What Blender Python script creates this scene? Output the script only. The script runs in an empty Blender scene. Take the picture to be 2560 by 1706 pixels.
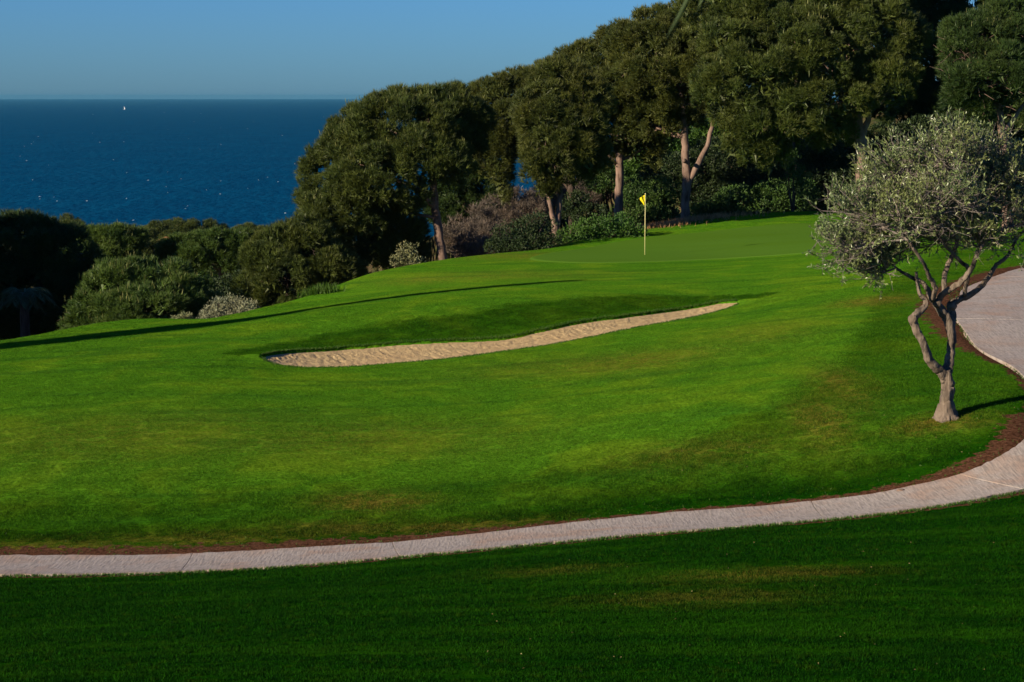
import bpy, math, random
import numpy as np
from mathutils import Vector

# ------------------------------------------------------------------ camera, sky, sun, exposure
scene = bpy.context.scene
COL = scene.collection
ZC = 60.0                                   # eye height above the sea
FPX, CX, CY = 4978.0, 1280.0, 853.0         # focal length and centre in photograph pixels
PITCH = math.atan(612.0 / FPX)
cam_d = bpy.data.cameras.new('camera')
cam = bpy.data.objects.new('camera', cam_d); COL.objects.link(cam)
cam.location = (0, 0, ZC)
cam.rotation_euler = (math.radians(90) - PITCH, 0, 0)
cam_d.sensor_width = 36.0
cam_d.lens = FPX / 2560.0 * 36.0
cam_d.clip_start = 0.2; cam_d.clip_end = 90000
cam_d.dof.use_dof = True; cam_d.dof.focus_distance = 52.0; cam_d.dof.aperture_fstop = 7.1
scene.camera = cam

SUN_EL = math.radians(19.5)
SUN_AZ = math.radians(33.0)                 # direction the light travels, from +X towards +Y
LD = Vector((math.cos(SUN_AZ) * math.cos(SUN_EL), math.sin(SUN_AZ) * math.cos(SUN_EL), -math.sin(SUN_EL)))
world = bpy.data.worlds.new('World'); scene.world = world; world.use_nodes = True
wn = world.node_tree.nodes; wl = world.node_tree.links
for n in list(wn): wn.remove(n)
sky = wn.new('ShaderNodeTexSky'); sky.sky_type = 'NISHITA'; sky.sun_disc = False
sky.sun_elevation = SUN_EL
sky.sun_rotation = math.atan2(-LD.x, -LD.y)
sky.air_density = 1.0; sky.dust_density = 0.3; sky.ozone_density = 4.0; sky.altitude = 60
tint = wn.new('ShaderNodeMix'); tint.data_type = 'RGBA'; tint.blend_type = 'MULTIPLY'
tint.inputs['Factor'].default_value = 1.0
tint.inputs[7].default_value = (0.30, 0.63, 1.16, 1)
bg = wn.new('ShaderNodeBackground'); bg.inputs['Strength'].default_value = 0.05
wo = wn.new('ShaderNodeOutputWorld')
wl.new(sky.outputs[0], tint.inputs[6]); wl.new(tint.outputs[2], bg.inputs['Color']); wl.new(bg.outputs[0], wo.inputs[0])
sun_d = bpy.data.lights.new('sun', 'SUN'); sun_d.energy = 5.0; sun_d.angle = math.radians(0.6)
sun_d.color = (1.0, 0.84, 0.62)
sun = bpy.data.objects.new('sun', sun_d); COL.objects.link(sun)
sun.rotation_euler = LD.to_track_quat('-Z', 'Y').to_euler(); sun.location = (-40, -30, ZC + 40)
scene.view_settings.view_transform = 'Standard'; scene.view_settings.look = 'None'
scene.view_settings.gamma = 1.0; scene.view_settings.exposure = 1.02
scene.view_settings.use_curve_mapping = False
scene.render.engine = 'CYCLES'
scene.cycles.max_bounces = 4; scene.cycles.diffuse_bounces = 2; scene.cycles.glossy_bounces = 1
scene.cycles.transmission_bounces = 2; scene.cycles.transparent_max_bounces = 6

# ------------------------------------------------------------------ helpers
CP, SP = math.cos(PITCH), math.sin(PITCH)
def P(px, py, Y):
    """point of the place that lies Y metres ahead, seen at photograph pixel (px, py)"""
    u = (px - CX) / FPX; v = (CY - py) / FPX
    dy = CP + v * SP; dz = -SP + v * CP
    return np.array((u * Y / dy, Y, ZC + dz * Y / dy))
def S(px, Y): return px * Y / FPX          # size in metres of px photograph pixels at distance Y

def setp(o, **kw):
    for k, v in kw.items():
        if v is not None: o[k] = v
    return o
def empty(name, loc, label=None, cat=None, group=None):
    o = bpy.data.objects.new(name, None); COL.objects.link(o); o.location = loc
    o.empty_display_size = 0.3
    return setp(o, label=label, category=cat, group=group)

class MB:
    """collects triangles and quads; builds ONE mesh object"""
    def __init__(s): s.v = []; s.t = []; s.q = []; s.n = 0; s.a = []; s.tm = []; s.qm = []
    def add(s, verts, tris=None, quads=None, tint=0.5, mat=0):
        verts = np.asarray(verts, dtype=np.float32).reshape(-1, 3)
        if tris is not None and len(tris):
            tr = np.asarray(tris, dtype=np.int32).reshape(-1, 3); s.t.append(tr + s.n); s.tm.append(np.full(len(tr), mat, np.int32))
        if quads is not None and len(quads):
            qd = np.asarray(quads, dtype=np.int32).reshape(-1, 4); s.q.append(qd + s.n); s.qm.append(np.full(len(qd), mat, np.int32))
        s.v.append(verts)
        s.a.append(np.broadcast_to(np.asarray(tint, np.float32), (len(verts),)).astype(np.float32))
        s.n += len(verts)
    def tube(s, pts, rad, seg=7, tint=0.5, mat=0, wob=0.0, rng=None, cap=True, flute=0.0):
        pts = np.asarray(pts, float); rad = np.broadcast_to(np.asarray(rad, float), (len(pts),))
        T = np.gradient(pts, axis=0); T /= np.linalg.norm(T, axis=1)[:, None] + 1e-9
        ref = np.array((1., 0, 0)) if abs(T[0][0]) < 0.8 else np.array((0, 1., 0))
        rings = []; a = np.linspace(0, 2 * np.pi, seg, endpoint=False)
        u = np.cross(T[0], ref); u /= np.linalg.norm(u)
        for i in range(len(pts)):
            u = u - T[i] * np.dot(u, T[i]); u /= np.linalg.norm(u) + 1e-9
            w = np.cross(T[i], u)
            r = rad[i] * np.ones(seg)
            if wob and rng is not None: r = r * (1 + rng.uniform(-wob, wob, seg))
            if flute: r = r * (1 + flute * np.sin(3 * a + i * .35) + flute * .7 * np.sin(5 * a - i * .22 + 1.3))
            rings.append(pts[i] + (np.cos(a) * r)[:, None] * u + (np.sin(a) * r)[:, None] * w)
        V = np.concatenate(rings); n = len(pts); k = np.arange(seg); k2 = (k + 1) % seg
        Q = np.concatenate([np.stack([i * seg + k, i * seg + k2, (i + 1) * seg + k2, (i + 1) * seg + k], 1) for i in range(n - 1)])
        tr = []
        if cap:
            V = np.concatenate([V, pts[-1:], pts[:1]]); c = n * seg
            tr = [(c, (n - 1) * seg + i, (n - 1) * seg + (i + 1) % seg) for i in range(seg)]
            tr += [(c + 1, (i + 1) % seg, i) for i in range(seg)]
        s.add(V, tr, Q, tint, mat)
    def build(s, name, mats, parent=None, smooth=False, origin=None):
        V = np.concatenate(s.v); A = np.concatenate(s.a)
        if origin is not None: V = V - np.asarray(origin, np.float32)
        me = bpy.data.meshes.new(name)
        T = np.concatenate(s.t) if s.t else np.zeros((0, 3), np.int32)
        Q = np.concatenate(s.q) if s.q else np.zeros((0, 4), np.int32)
        me.vertices.add(len(V)); me.vertices.foreach_set('co', V.astype(np.float32).ravel())
        loops = np.concatenate([T.ravel(), Q.ravel()]).astype(np.int32)
        me.loops.add(len(loops)); me.loops.foreach_set('vertex_index', loops)
        tot = np.concatenate([np.full(len(T), 3), np.full(len(Q), 4)]).astype(np.int32)
        st = np.concatenate([[0], np.cumsum(tot)[:-1]]).astype(np.int32)
        me.polygons.add(len(tot)); me.polygons.foreach_set('loop_start', st); me.polygons.foreach_set('loop_total', tot)
        mi = np.concatenate(s.tm + s.qm).astype(np.int32)
        me.polygons.foreach_set('material_index', mi)
        me.polygons.foreach_set('use_smooth', np.full(len(tot), bool(smooth)))
        at = me.attributes.new('tint', 'FLOAT', 'POINT'); at.data.foreach_set('value', A)
        me.update(calc_edges=True)
        for m in (mats if isinstance(mats, (list, tuple)) else [mats]): me.materials.append(m)
        o = bpy.data.objects.new(name, me); COL.objects.link(o)
        if origin is not None and parent is None: o.location = tuple(float(c) for c in origin)
        if parent is not None: o.parent = parent
        return o

# ------------------------------------------------------------------ materials
class NT:
    def __init__(s, name):
        s.m = bpy.data.materials.new(name); s.m.use_nodes = True
        s.n = s.m.node_tree.nodes; s.l = s.m.node_tree.links
        for x in list(s.n): s.n.remove(x)
        s.out = s.n.new('ShaderNodeOutputMaterial')
    def node(s, t, **kw):
        x = s.n.new(t)
        for k, v in kw.items(): setattr(x, k, v)
        return x
    def inp(s, sock, v):
        if hasattr(v, 'is_output') or isinstance(v, bpy.types.NodeSocket): s.l.new(v, sock)
        else:
            if isinstance(v, tuple) and len(v) == 3 and sock.type == 'RGBA': v = v + (1,)
            sock.default_value = v
    def noise(s, scale, detail=3, rough=0.55, vec=None, dist=0.0):
        x = s.node('ShaderNodeTexNoise'); x.inputs['Scale'].default_value = scale
        x.inputs['Detail'].default_value = detail; x.inputs['Roughness'].default_value = rough
        x.inputs['Distortion'].default_value = dist
        if vec is not None: s.l.new(vec, x.inputs['Vector'])
        return x.outputs[0]
    def pos(s, scale=None):
        x = s.node('ShaderNodeNewGeometry').outputs['Position']
        if scale is None: return x
        m = s.node('ShaderNodeMapping'); m.inputs['Scale'].default_value = scale; s.l.new(x, m.inputs['Vector']); return m.outputs[0]
    def attr(s, name): return s.node('ShaderNodeAttribute', attribute_name=name).outputs['Fac']
    def ramp(s, f, lo, hi):
        x = s.node('ShaderNodeMapRange', clamp=True, interpolation_type='SMOOTHSTEP'); s.inp(x.inputs[0], f)
        x.inputs[1].default_value = lo; x.inputs[2].default_value = hi
        return x.outputs[0]
    def mix(s, f, a, b, mode='MIX'):
        x = s.node('ShaderNodeMix', data_type='RGBA', blend_type=mode)
        s.inp(x.inputs['Factor'], f); s.inp(x.inputs[6], a); s.inp(x.inputs[7], b); return x.outputs[2]
    def math(s, op, a, b=0.0):
        x = s.node('ShaderNodeMath', operation=op); s.inp(x.inputs[0], a); s.inp(x.inputs[1], b); return x.outputs[0]
    def bump(s, h, strength, dist):
        x = s.node('ShaderNodeBump'); x.inputs['Strength'].default_value = strength; x.inputs['Distance'].default_value = dist
        s.inp(x.inputs['Height'], h); return x.outputs[0]
    def pbr(s, col, rough=0.8, spec=0.3, normal=None, **kw):
        b = s.node('ShaderNodeBsdfPrincipled'); s.inp(b.inputs['Base Color'], col); s.inp(b.inputs['Roughness'], rough)
        s.inp(b.inputs['Specular IOR Level'], spec)
        if normal is not None: s.l.new(normal, b.inputs['Normal'])
        for k, v in kw.items(): s.inp(b.inputs[k], v)
        return b.outputs[0]
    def done(s, sh): s.l.new(sh, s.out.inputs['Surface']); return s.m

def leaf_mat(name, dark, light, trans=0.25, rough=0.55, spec=0.25, clump=False):
    t = NT(name); a = t.attr('tint')
    if clump:
        ci = t.node('ShaderNodeAttribute', attribute_name='ctint', attribute_type='INSTANCER').outputs['Fac']
        a = t.math('ADD', t.math('MULTIPLY', a, 0.5), t.math('MULTIPLY', ci, 0.5))
    c = t.mix(t.ramp(a, 0.0, 1.0), dark, light)
    big = t.noise(0.9, 2, 0.5, t.pos())
    c = t.mix(t.ramp(big, 0.35, 0.7), c, t.mix(0.45, c, (light[0] * 1.15, light[1] * 0.92, light[2] * 0.7)))
    b = t.pbr(c, rough, spec)
    if trans:
        tr = t.node('ShaderNodeBsdfTranslucent'); t.inp(tr.inputs['Color'], t.mix(0.5, c, light))
        mx = t.node('ShaderNodeMixShader'); mx.inputs[0].default_value = trans
        t.l.new(b, mx.inputs[1]); t.l.new(tr.outputs[0], mx.inputs[2]); b = mx.outputs[0]
    return t.done(b)
def bark_mat(name, dark, light, scale=6.0, stretch=0.25, bump=0.6, dist=0.03):
    t = NT(name); v = t.pos((1, 1, stretch))
    n1 = t.noise(scale, 5, 0.65, v, 0.4); n2 = t.noise(scale * 0.18, 3, 0.5, t.pos())
    c = t.mix(t.ramp(n1, 0.3, 0.7), dark, light)
    c = t.mix(t.ramp(n2, 0.35, 0.65), c, t.mix(0.5, c, (light[0] * 1.15, light[1] * 1.05, light[2])))
    return t.done(t.pbr(c, 0.9, 0.15, t.bump(n1, bump, dist)))

M_PINE = leaf_mat('pine_needles', (0.018, 0.033, 0.006), (0.078, 0.108, 0.020), clump=True)
M_PINE_OLIVE = leaf_mat('pine_needles_olive', (0.020, 0.032, 0.006), (0.084, 0.104, 0.020), clump=True)
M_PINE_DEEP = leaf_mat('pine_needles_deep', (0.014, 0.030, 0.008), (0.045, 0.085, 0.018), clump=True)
M_PINE_YOUNG = leaf_mat('young_pine_needles', (0.022, 0.052, 0.008), (0.075, 0.130, 0.022), clump=True)
M_CANDLE = leaf_mat('pine_candles', (0.085, 0.105, 0.025), (0.165, 0.180, 0.055), 0.15)
M_OLIVE = leaf_mat('olive_leaves', (0.024, 0.048, 0.013), (0.170, 0.225, 0.085), 0.15, 0.36, 0.45)
M_TWIG = bark_mat('olive_twigs', (0.075, 0.068, 0.060), (0.185, 0.165, 0.145), 30, 1, 0.2, 0.005)
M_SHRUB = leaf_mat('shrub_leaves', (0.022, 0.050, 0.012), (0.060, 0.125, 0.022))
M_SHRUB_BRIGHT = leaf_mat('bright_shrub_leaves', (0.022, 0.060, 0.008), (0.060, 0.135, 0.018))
M_SHRUB_DARK = leaf_mat('dark_shrub_leaves', (0.012, 0.024, 0.008), (0.030, 0.055, 0.016))  # leaf tone darkened; under the pines it stands in for shade
M_SILVER = leaf_mat('silver_leaves', (0.060, 0.078, 0.042), (0.24, 0.27, 0.175), 0.1)
M_CREAM = leaf_mat('pale_leaves', (0.035, 0.055, 0.018), (0.22, 0.23, 0.11), 0.15)
M_DRY = leaf_mat('dry_twigs', (0.050, 0.042, 0.034), (0.15, 0.122, 0.096), 0.1)
M_STRAW = leaf_mat('dry_grass', (0.16, 0.085, 0.04), (0.36, 0.22, 0.10), 0.2)
M_BLADE = leaf_mat('grass_blades', (0.012, 0.050, 0.003), (0.055, 0.125, 0.010), 0.25)
M_PALM = leaf_mat('palm_leaflets', (0.02, 0.04, 0.015), (0.06, 0.10, 0.04), 0.15)
M_BARK = bark_mat('pine_bark', (0.050, 0.032, 0.024), (0.19, 0.135, 0.108), 9, 0.25)
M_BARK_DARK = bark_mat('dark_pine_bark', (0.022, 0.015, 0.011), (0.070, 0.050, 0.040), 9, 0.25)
M_OLIVE_BARK = bark_mat('olive_bark', (0.020, 0.016, 0.012), (0.155, 0.128, 0.100), 11, 0.25, 1.0, 0.05)

# ------------------------------------------------------------------ terrain
def tps_fit(pts, lam=0.0):
    pts = np.asarray(pts, float); n = len(pts); xy = pts[:, :2]
    d = np.linalg.norm(xy[:, None] - xy[None], axis=2); K = d * d * np.log(d + 1e-9) + lam * np.eye(n)
    Pm = np.concatenate([np.ones((n, 1)), xy], 1)
    A = np.block([[K, Pm], [Pm.T, np.zeros((3, 3))]])
    w = np.linalg.solve(A, np.concatenate([pts[:, 2], np.zeros(3)])); return xy, w
def tps(fit, x, y):
    xy, w = fit; x = np.asarray(x, float); y = np.asarray(y, float); sh = x.shape; x = x.ravel(); y = y.ravel()
    out = np.empty_like(x)
    for i in range(0, len(x), 20000):
        a = x[i:i + 20000]; b = y[i:i + 20000]
        d = np.hypot(a[:, None] - xy[:, 0], b[:, None] - xy[:, 1])
        out[i:i + 20000] = (d * d * np.log(d + 1e-9)) @ w[:-3] + w[-3] + w[-2] * a + w[-1] * b
    return out.reshape(sh)

PATH_LOW = [(-700, 1452, 28.2), (0, 1440, 28), (467, 1432, 28), (1000, 1394, 28.3), (1280, 1368, 28.5), (1600, 1338, 28.7),
            (1939, 1311, 28.9), (2212, 1285, 29.0), (2416, 1256, 29.2), (2560, 1227, 29.5)]
PATH_UP = [(-700, 1400, 30), (0, 1394, 29.9), (340, 1394, 29.8), (595, 1384, 29.9), (1000, 1360, 30.1), (1280, 1330, 30.4),
           (1600, 1293, 30.7), (1906, 1270, 30.8), (2171, 1242, 30.7), (2396, 1195, 30.9), (2477, 1158, 31.3), (2560, 1109, 32.0)]
BUNK_NEAR = [(655, 893, 45.2), (690, 912, 44.8), (740, 919, 44.8), (860, 914, 45), (1000, 906, 45.3), (1120, 896, 45.5), (1250, 878, 46),
             (1400, 853, 47), (1550, 826, 48.2), (1700, 797, 49.6), (1800, 776, 50.6), (1845, 766, 51.2)]
BUNK_FAR = [(655, 892, 45.5), (690, 882, 46.2), (740, 879, 46.8), (860, 874, 47.5), (1000, 868, 47.9), (1120, 864, 48), (1250, 852, 48.2),
            (1320, 836, 48.6), (1400, 817, 49.2), (1480, 804, 49.8), (1550, 799, 50.2), (1620, 788, 50.8), (1700, 777, 51.4), (1800, 766, 51.8), (1845, 765, 51.5)]
RIDGE = [(-900, 930, 45), (-400, 900, 47.5), (0, 857, 50), (120, 836, 51.5), (240, 812, 53), (340, 799, 54), (420, 798, 54.5), (520, 800, 55), (640, 776, 57),
         (760, 745, 59), (850, 712, 61), (930, 683, 63), (1040, 660, 66), (1130, 646, 68), (1250, 633, 70), (1380, 622, 73), (1440, 611, 75), (1500, 596, 77), (1560, 587, 78),
         (1640, 581, 79), (1750, 561, 80.5), (1850, 545, 82), (1960, 532, 84), (2030, 530, 85), (2300, 535, 86), (2800, 540, 88)]
fair_px = PATH_LOW + PATH_UP + BUNK_NEAR[::2] + BUNK_FAR[::3] + RIDGE + [
    (-300, 1760, 17.5), (640, 1706, 18), (1280, 1706, 18), (1920, 1706, 18.3), (2760, 1706, 19), (300, 1560, 22.4), (1280, 1520, 22.6), (2300, 1480, 23),
    (0, 1300, 31.8), (0, 1180, 34.5), (0, 1060, 38.5), (0, 960, 43), (-500, 1200, 35), (-500, 1000, 42),
    (640, 1280, 32), (640, 1150, 35), (640, 1020, 39.5), (500, 930, 43.5), (300, 880, 47), (560, 850, 49),
    (1280, 1240, 32.5), (1280, 1100, 36), (1280, 980, 40.5), (1700, 1160, 33.2), (1700, 1000, 37.5), (1700, 880, 43.5),
    (800, 830, 49.6), (1000, 800, 50.3), (1200, 783, 50.6), (1400, 760, 51.8), (1600, 745, 52.8), (1800, 733, 53.6),
    (800, 775, 53), (1000, 740, 56), (1200, 715, 58), (1400, 690, 60.5), (1600, 690, 60), (1800, 690, 59),
    (1450, 661, 64.5), (1612, 640, 68), (1800, 640, 67.5), (1900, 600, 73), (1700, 600, 75), (1900, 566, 79.5),
    (2000, 1120, 33.4), (2000, 950, 38), (2000, 820, 44), (2000, 720, 52), (2370, 1043, 33.6), (2250, 900, 39.5), (2200, 780, 46), (2200, 680, 56), (2200, 620, 65), (2100, 560, 80),
    (2560, 1010, 34.2), (2560, 915, 37.6), (2385, 785, 44), (2560, 672, 53), (2560, 620, 62), (2900, 640, 57), (3000, 900, 40), (3000, 1100, 33)]
FAIR = tps_fit([P(*p) for p in fair_px], 0.6)
FAR = tps_fit([(x, y, ZC + z) for x, y, z in [
    (-13, 58, -8.6), (-20, 58, -9.5), (-30, 66, -13), (-8, 70, -10), (-3, 78, -8.4), (0, 78, -6.6), (5, 86, -6.4), (10, 91, -6.1), (18, 96, -5.2), (30, 98, -4.6), (60, 98, -4),
    (0.7, 122, -6.4), (-6, 116, -9.0), (-14, 112, -13), (12, 122, -2.6), (22, 122, -0.3), (35, 122, 2), (60, 122, 5), (-40, 60, -10), (-70, 60, -9), (-60, 110, -15),
    (0, 150, -13), (20, 150, -6), (-20, 150, -19), (-70, 150, -19), (60, 150, -2), (-120, 300, -30), (-30, 300, -31), (60, 300, -24), (200, 300, -15),
    (-300, 850, -61), (0, 850, -61), (300, 850, -61), (-700, 400, -36), (700, 400, -20), (-700, 100, -14), (700, 100, 0), (-1100, 1100, -75), (1100, 1100, -75),
    (0, 1100, -75), (-900, -300, 0), (900, -300, 4), (0, -300, 2)]], 1.0)
rid = np.array([P(*p) for p in RIDGE])
def sstep(e0, e1, x):
    t = np.clip((x - e0) / (e1 - e0), 0, 1); return t * t * (3 - 2 * t)
def poly_xy(lst): return np.array([P(*p)[:2] for p in lst])
def resample(p, n):
    p = np.asarray(p, float); d = np.concatenate([[0], np.cumsum(np.linalg.norm(np.diff(p, axis=0), axis=1))])
    t = np.linspace(0, d[-1], n); return np.stack([np.interp(t, d, p[:, k]) for k in range(p.shape[1])], 1)
def smooth(p, it=2):
    p = np.asarray(p, float).copy()
    for _ in range(it): p[1:-1] = (p[:-2] + 2 * p[1:-1] + p[2:]) / 4
    return p
def seg_dist(x, y, poly):
    best = np.full(np.shape(x), 1e9)
    for a, b in zip(poly[:-1], poly[1:]):
        d = b - a; t = np.clip(((x - a[0]) * d[0] + (y - a[1]) * d[1]) / (d @ d + 1e-9), 0, 1)
        best = np.minimum(best, np.hypot(x - a[0] - t * d[0], y - a[1] - t * d[1]))
    return best
def inside(x, y, poly):
    r = np.zeros(np.shape(x), bool); n = len(poly)
    for i in range(n):
        a = poly[i]; b = poly[(i + 1) % n]
        if a[1] == b[1]: continue
        c = (a[1] > y) != (b[1] > y)
        r ^= c & (x < (b[0] - a[0]) * (y - a[1]) / (b[1] - a[1]) + a[0])
    return r
def base_z(x, y):
    x = np.asarray(x, float); y = np.asarray(y, float)
    xc = np.clip(x, -25, 25); yc = np.clip(y, 4, 105)
    zf = tps(FAIR, xc, yc) - np.hypot(x - xc, np.minimum(y - yc, 0)) * 0.05
    zf = zf + 1.6 * sstep(17, 2, y)
    d = y - np.interp(x, rid[:, 0], rid[:, 1])
    zr = tps(FAR, x, y)
    w = sstep(-0.2, 7.5, d)
    side = sstep(22, 40, np.abs(x)) * sstep(20, 45, y)
    w = np.maximum(w, side)
    return zf * (1 - w) + zr * w

# cart path edges (outer = camera side, inner = fairway side)
p_out = np.concatenate([poly_xy(PATH_LOW), np.array([(9.8, 30.6), (12.0, 32.6), (13.6, 35.6), (14.2, 40), (14.8, 44), (16.2, 47.6), (18.6, 50.6), (22, 53.4)])])
p_in = np.concatenate([poly_xy(PATH_UP), np.array([(8.75, 33.0), (9.35, 34.9), (9.5, 37.2), (9.42, 40), (9.75, 43.7), (11.0, 48.6), (13.6, 53.0), (17.0, 56.8), (20.6, 59.6)])])
p_out = smooth(resample(p_out, 400), 8); p_in = smooth(resample(p_in, 400), 8)
rs = np.random.default_rng(5)
def wig(n, amp, k, seed):
    r = np.random.default_rng(seed); a = np.interp(np.arange(n), np.linspace(0, n, k), r.uniform(-1, 1, k)); return a * amp
# match inner to outer by arclength fraction of joint stations
path_poly = np.concatenate([p_out, p_in[::-1]])
bn = smooth(resample(poly_xy(BUNK_NEAR), 160), 3); bf = smooth(resample(poly_xy(BUNK_FAR), 160), 2)
bf[:, 1] += wig(160, 0.05, 40, 3) * np.sin(np.linspace(0, np.pi, 160))
bn[:, 1] += wig(160, 0.04, 30, 4) * np.sin(np.linspace(0, np.pi, 160))
bunk_poly = np.concatenate([bn, bf[::-1]])
GREEN_PX = [(1308, 648), (1340, 655), (1450, 660), (1600, 657), (1800, 648), (2010, 635), (2150, 622), (2200, 600), (2150, 570), (2020, 557), (1900, 566), (1800, 577), (1700, 587), (1600, 597), (1520, 610), (1430, 626), (1360, 636)]
def on_ground(px, py, y0=16.0, y1=130.0):
    """walk the sight line until it meets the terrain"""
    ys = np.linspace(y0, y1, 1200); pts = np.array([P(px, py, y) for y in ys])
    g = base_z(pts[:, 0], pts[:, 1]); k = np.argmax(g >= pts[:, 2])
    return np.array((pts[k, 0], pts[k, 1], g[k]))
green_poly = np.array([on_ground(*p)[:2] for p in GREEN_PX])
gp = np.concatenate([green_poly, green_poly[:1]]); gp = resample(gp, 120)
for _ in range(6): gp[:-1] = (np.roll(gp[:-1], 1, 0) + 2 * gp[:-1] + np.roll(gp[:-1], -1, 0)) / 4; gp[-1] = gp[0]
green_poly = gp[:-1]

def sand_dep(d): return 0.018 + 0.045 * sstep(0.0, 0.8, d)
def bunker_t(x, y):
    ins = inside(x, y, bunk_poly)
    dn = seg_dist(x, y, bn[::3]); df = seg_dist(x, y, bf[::3])
    return ins, dn, df
def ground_z(x, y, cut=True):
    x = np.asarray(x, float); y = np.asarray(y, float); z = base_z(x, y)
    if not cut: return z
    m = (y > 42) & (y < 54) & (x > -8) & (x < 8)
    if m.any():
        ins, dn, df = bunker_t(x[m], y[m])
        bank = 0.05 * np.exp(-((df - 0.12) / 0.3) ** 2) * (~ins) * (y[m] > 44)     # raised turf lip
        z[m] = z[m] + bank - np.where(ins, sand_dep(np.minimum(dn, df)) + 0.045, 0)
    m = (y > 25) & (y < 62) & (x < 26)
    if m.any():
        ins = inside(x[m], y[m], path_poly)
        z[m] = z[m] - np.where(ins, 0.10, 0)
    return z
def gz(x, y): return float(base_z(np.array([x]), np.array([y]))[0])

def spacing(segs):
    out = []
    for a, b, s in segs: out.append(np.arange(a, b, s))
    return np.concatenate(out + [[segs[-1][1]]])
gx = np.concatenate([-np.geomspace(1100, 30, 24), spacing([(-28, -12, .5), (-12, -7.2, .22), (-7.2, 7.2, .055), (7.2, 20, .2), (20, 30, .8)]), np.geomspace(32, 1100, 24)])
gy = np.concatenate([[-300, -200, -120, -70, -40, -20, -8, 0, 6], spacing([(10, 26.5, .35), (26.5, 33, .09), (33, 43.6, .25), (43.6, 52.8, .06), (52.8, 100, .35), (100, 130, 1.2)]), np.geomspace(134, 1100, 40)])
GX, GY = np.meshgrid(gx, gy)
GZ = ground_z(GX, GY)
rn = np.random.default_rng(2)
GZ = GZ + np.where((GY < 100) & (np.abs(GX) < 28), 0.0, rn.uniform(-.4, .4, GZ.shape))
nx, ny = len(gx), len(gy)
I = (np.arange(ny - 1)[:, None] * nx + np.arange(nx - 1)[None]).ravel()
mb = MB(); mb.add(np.stack([GX.ravel(), GY.ravel(), GZ.ravel()], 1), None, np.stack([I, I + 1, I + nx + 1, I + nx], 1))

def ground_masks(x, y):
    sh = x.shape; x = x.ravel(); y = y.ravel()
    d = y - np.interp(x, rid[:, 0], rid[:, 1])
    wild = sstep(0.5, 2.5, d); wild = np.maximum(wild, sstep(24, 34, np.abs(x)))
    soil = np.zeros_like(x); m = (y > 24) & (y < 64) & (np.abs(x) < 30)
    di = seg_dist(x[m], y[m], p_in[::4]); do = seg_dist(x[m], y[m], p_out[::4]); ins = inside(x[m], y[m], path_poly)
    wid = np.interp(x[m], [-9, -6, -2, 0.5, 1.5, 4, 6, 7, 8.5, 9.5], [0.5, 0.6, 0.55, 0.42, 0.25, 0.30, 0.30, 0.42, 0.5, 0.5]); wyy = np.interp(y[m], [33.5, 39, 42, 46, 52, 58], [0.2, 0.22, 0.6, 0.9, 0.8, 0.4]); wid = np.where(y[m] > 33.5, wyy, wid)
    s = np.where(ins, 1, np.maximum(1 - di / (wid * 2), 0)); so = np.where(ins, 1, np.maximum(1 - do / 0.42, 0))
    soil[m] = np.maximum(s, so)
    dry = np.zeros_like(x)
    for (px, py, rx, ry, k) in [(1580, 905, 2.2, 1.5, .55), (1350, 920, 2.0, 1.2, .3), (930, 1255, .9, .5, .8), (850, 1320, 1.2, .35, .5), (2180, 755, .9, .8, .9), (2100, 960, .5, 2.4, .55), (2050, 1050, .5, 1.6, .6), (1750, 1130, 1.6, .8, .4),
                                (1240, 690, 3.5, 1.6, .35), (1080, 700, 2, 1.2, .4), (1500, 640, 3.5, 1.8, .4), (1330, 640, 2.5, 2, .5), (2350, 1060, .8, .4, .8), (1380, 1430, .8, .4, .3), (1900, 1440, 1.2, .4, .5), (1750, 1500, 1.2, .5, .35), (300, 1090, 4, 2.2, .35),
                                (900, 1100, 3.5, 1.7, .35), (1900, 830, 1.5, 2, .35), (120, 1380, 1.6, .5, .6), (500, 1350, 2, .4, .4), (1120, 1320, 1.6, .3, .5)]:
        c = on_ground(px, py); dry = np.maximum(dry, k * np.exp(-((x - c[0]) / rx) ** 2 - ((y - c[1]) / ry) ** 2))
    # mown fairway (1) against rough (0), which also carries the foreground dimness
    fx = [P(*q)[:2] for q in [(-800, 1340, 31.2), (0, 1340, 31.2), (640, 1320, 31.4), (1280, 1270, 32), (1700, 1210, 32.6), (1980, 1110, 34.4), (2130, 960, 37.6), (2200, 860, 41.5)]]
    fx = np.array(fx + [(9.0, 47.0), (11.0, 54.0), (14, 62), (20, 68)])
    yf = np.interp(x, fx[:, 0], fx[:, 1]); fair = sstep(-1.2, 3.6, y - yf)
    yi = np.interp(x, p_in[:260, 0], np.maximum.accumulate(p_in[:260, 1])); fair = np.maximum(fair, .50 * sstep(.2, 2.0, y - yi))
    rb = np.zeros_like(x); m = (y > 43) & (y < 56) & (np.abs(x) < 10)
    if m.any():
        df = seg_dist(x[m], y[m], bf[::3]); far = y[m] > np.interp(x[m], bf[:, 0], bf[:, 1])
        wv = np.interp(x[m], [-6.5, -4, 0, 3, 6], [1.2, 2.4, 3.0, 2.6, 1.2])
        rb[m] = np.where(far, 1 - sstep(wv * .75, wv * 1.1, df), 0)
    fair = fair * (1 - .62 * rb)
    rb2 = sstep(-4.5, -2.5, d) * sstep(-14, -6, x) * (x < 6)
    dry = np.clip(dry * 1.3, 0, 1)
    return [q.reshape(sh) for q in (wild, soil, dry, fair)]
WILD, SOIL, DRYM, FAIRM = ground_masks(GX, GY)

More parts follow.
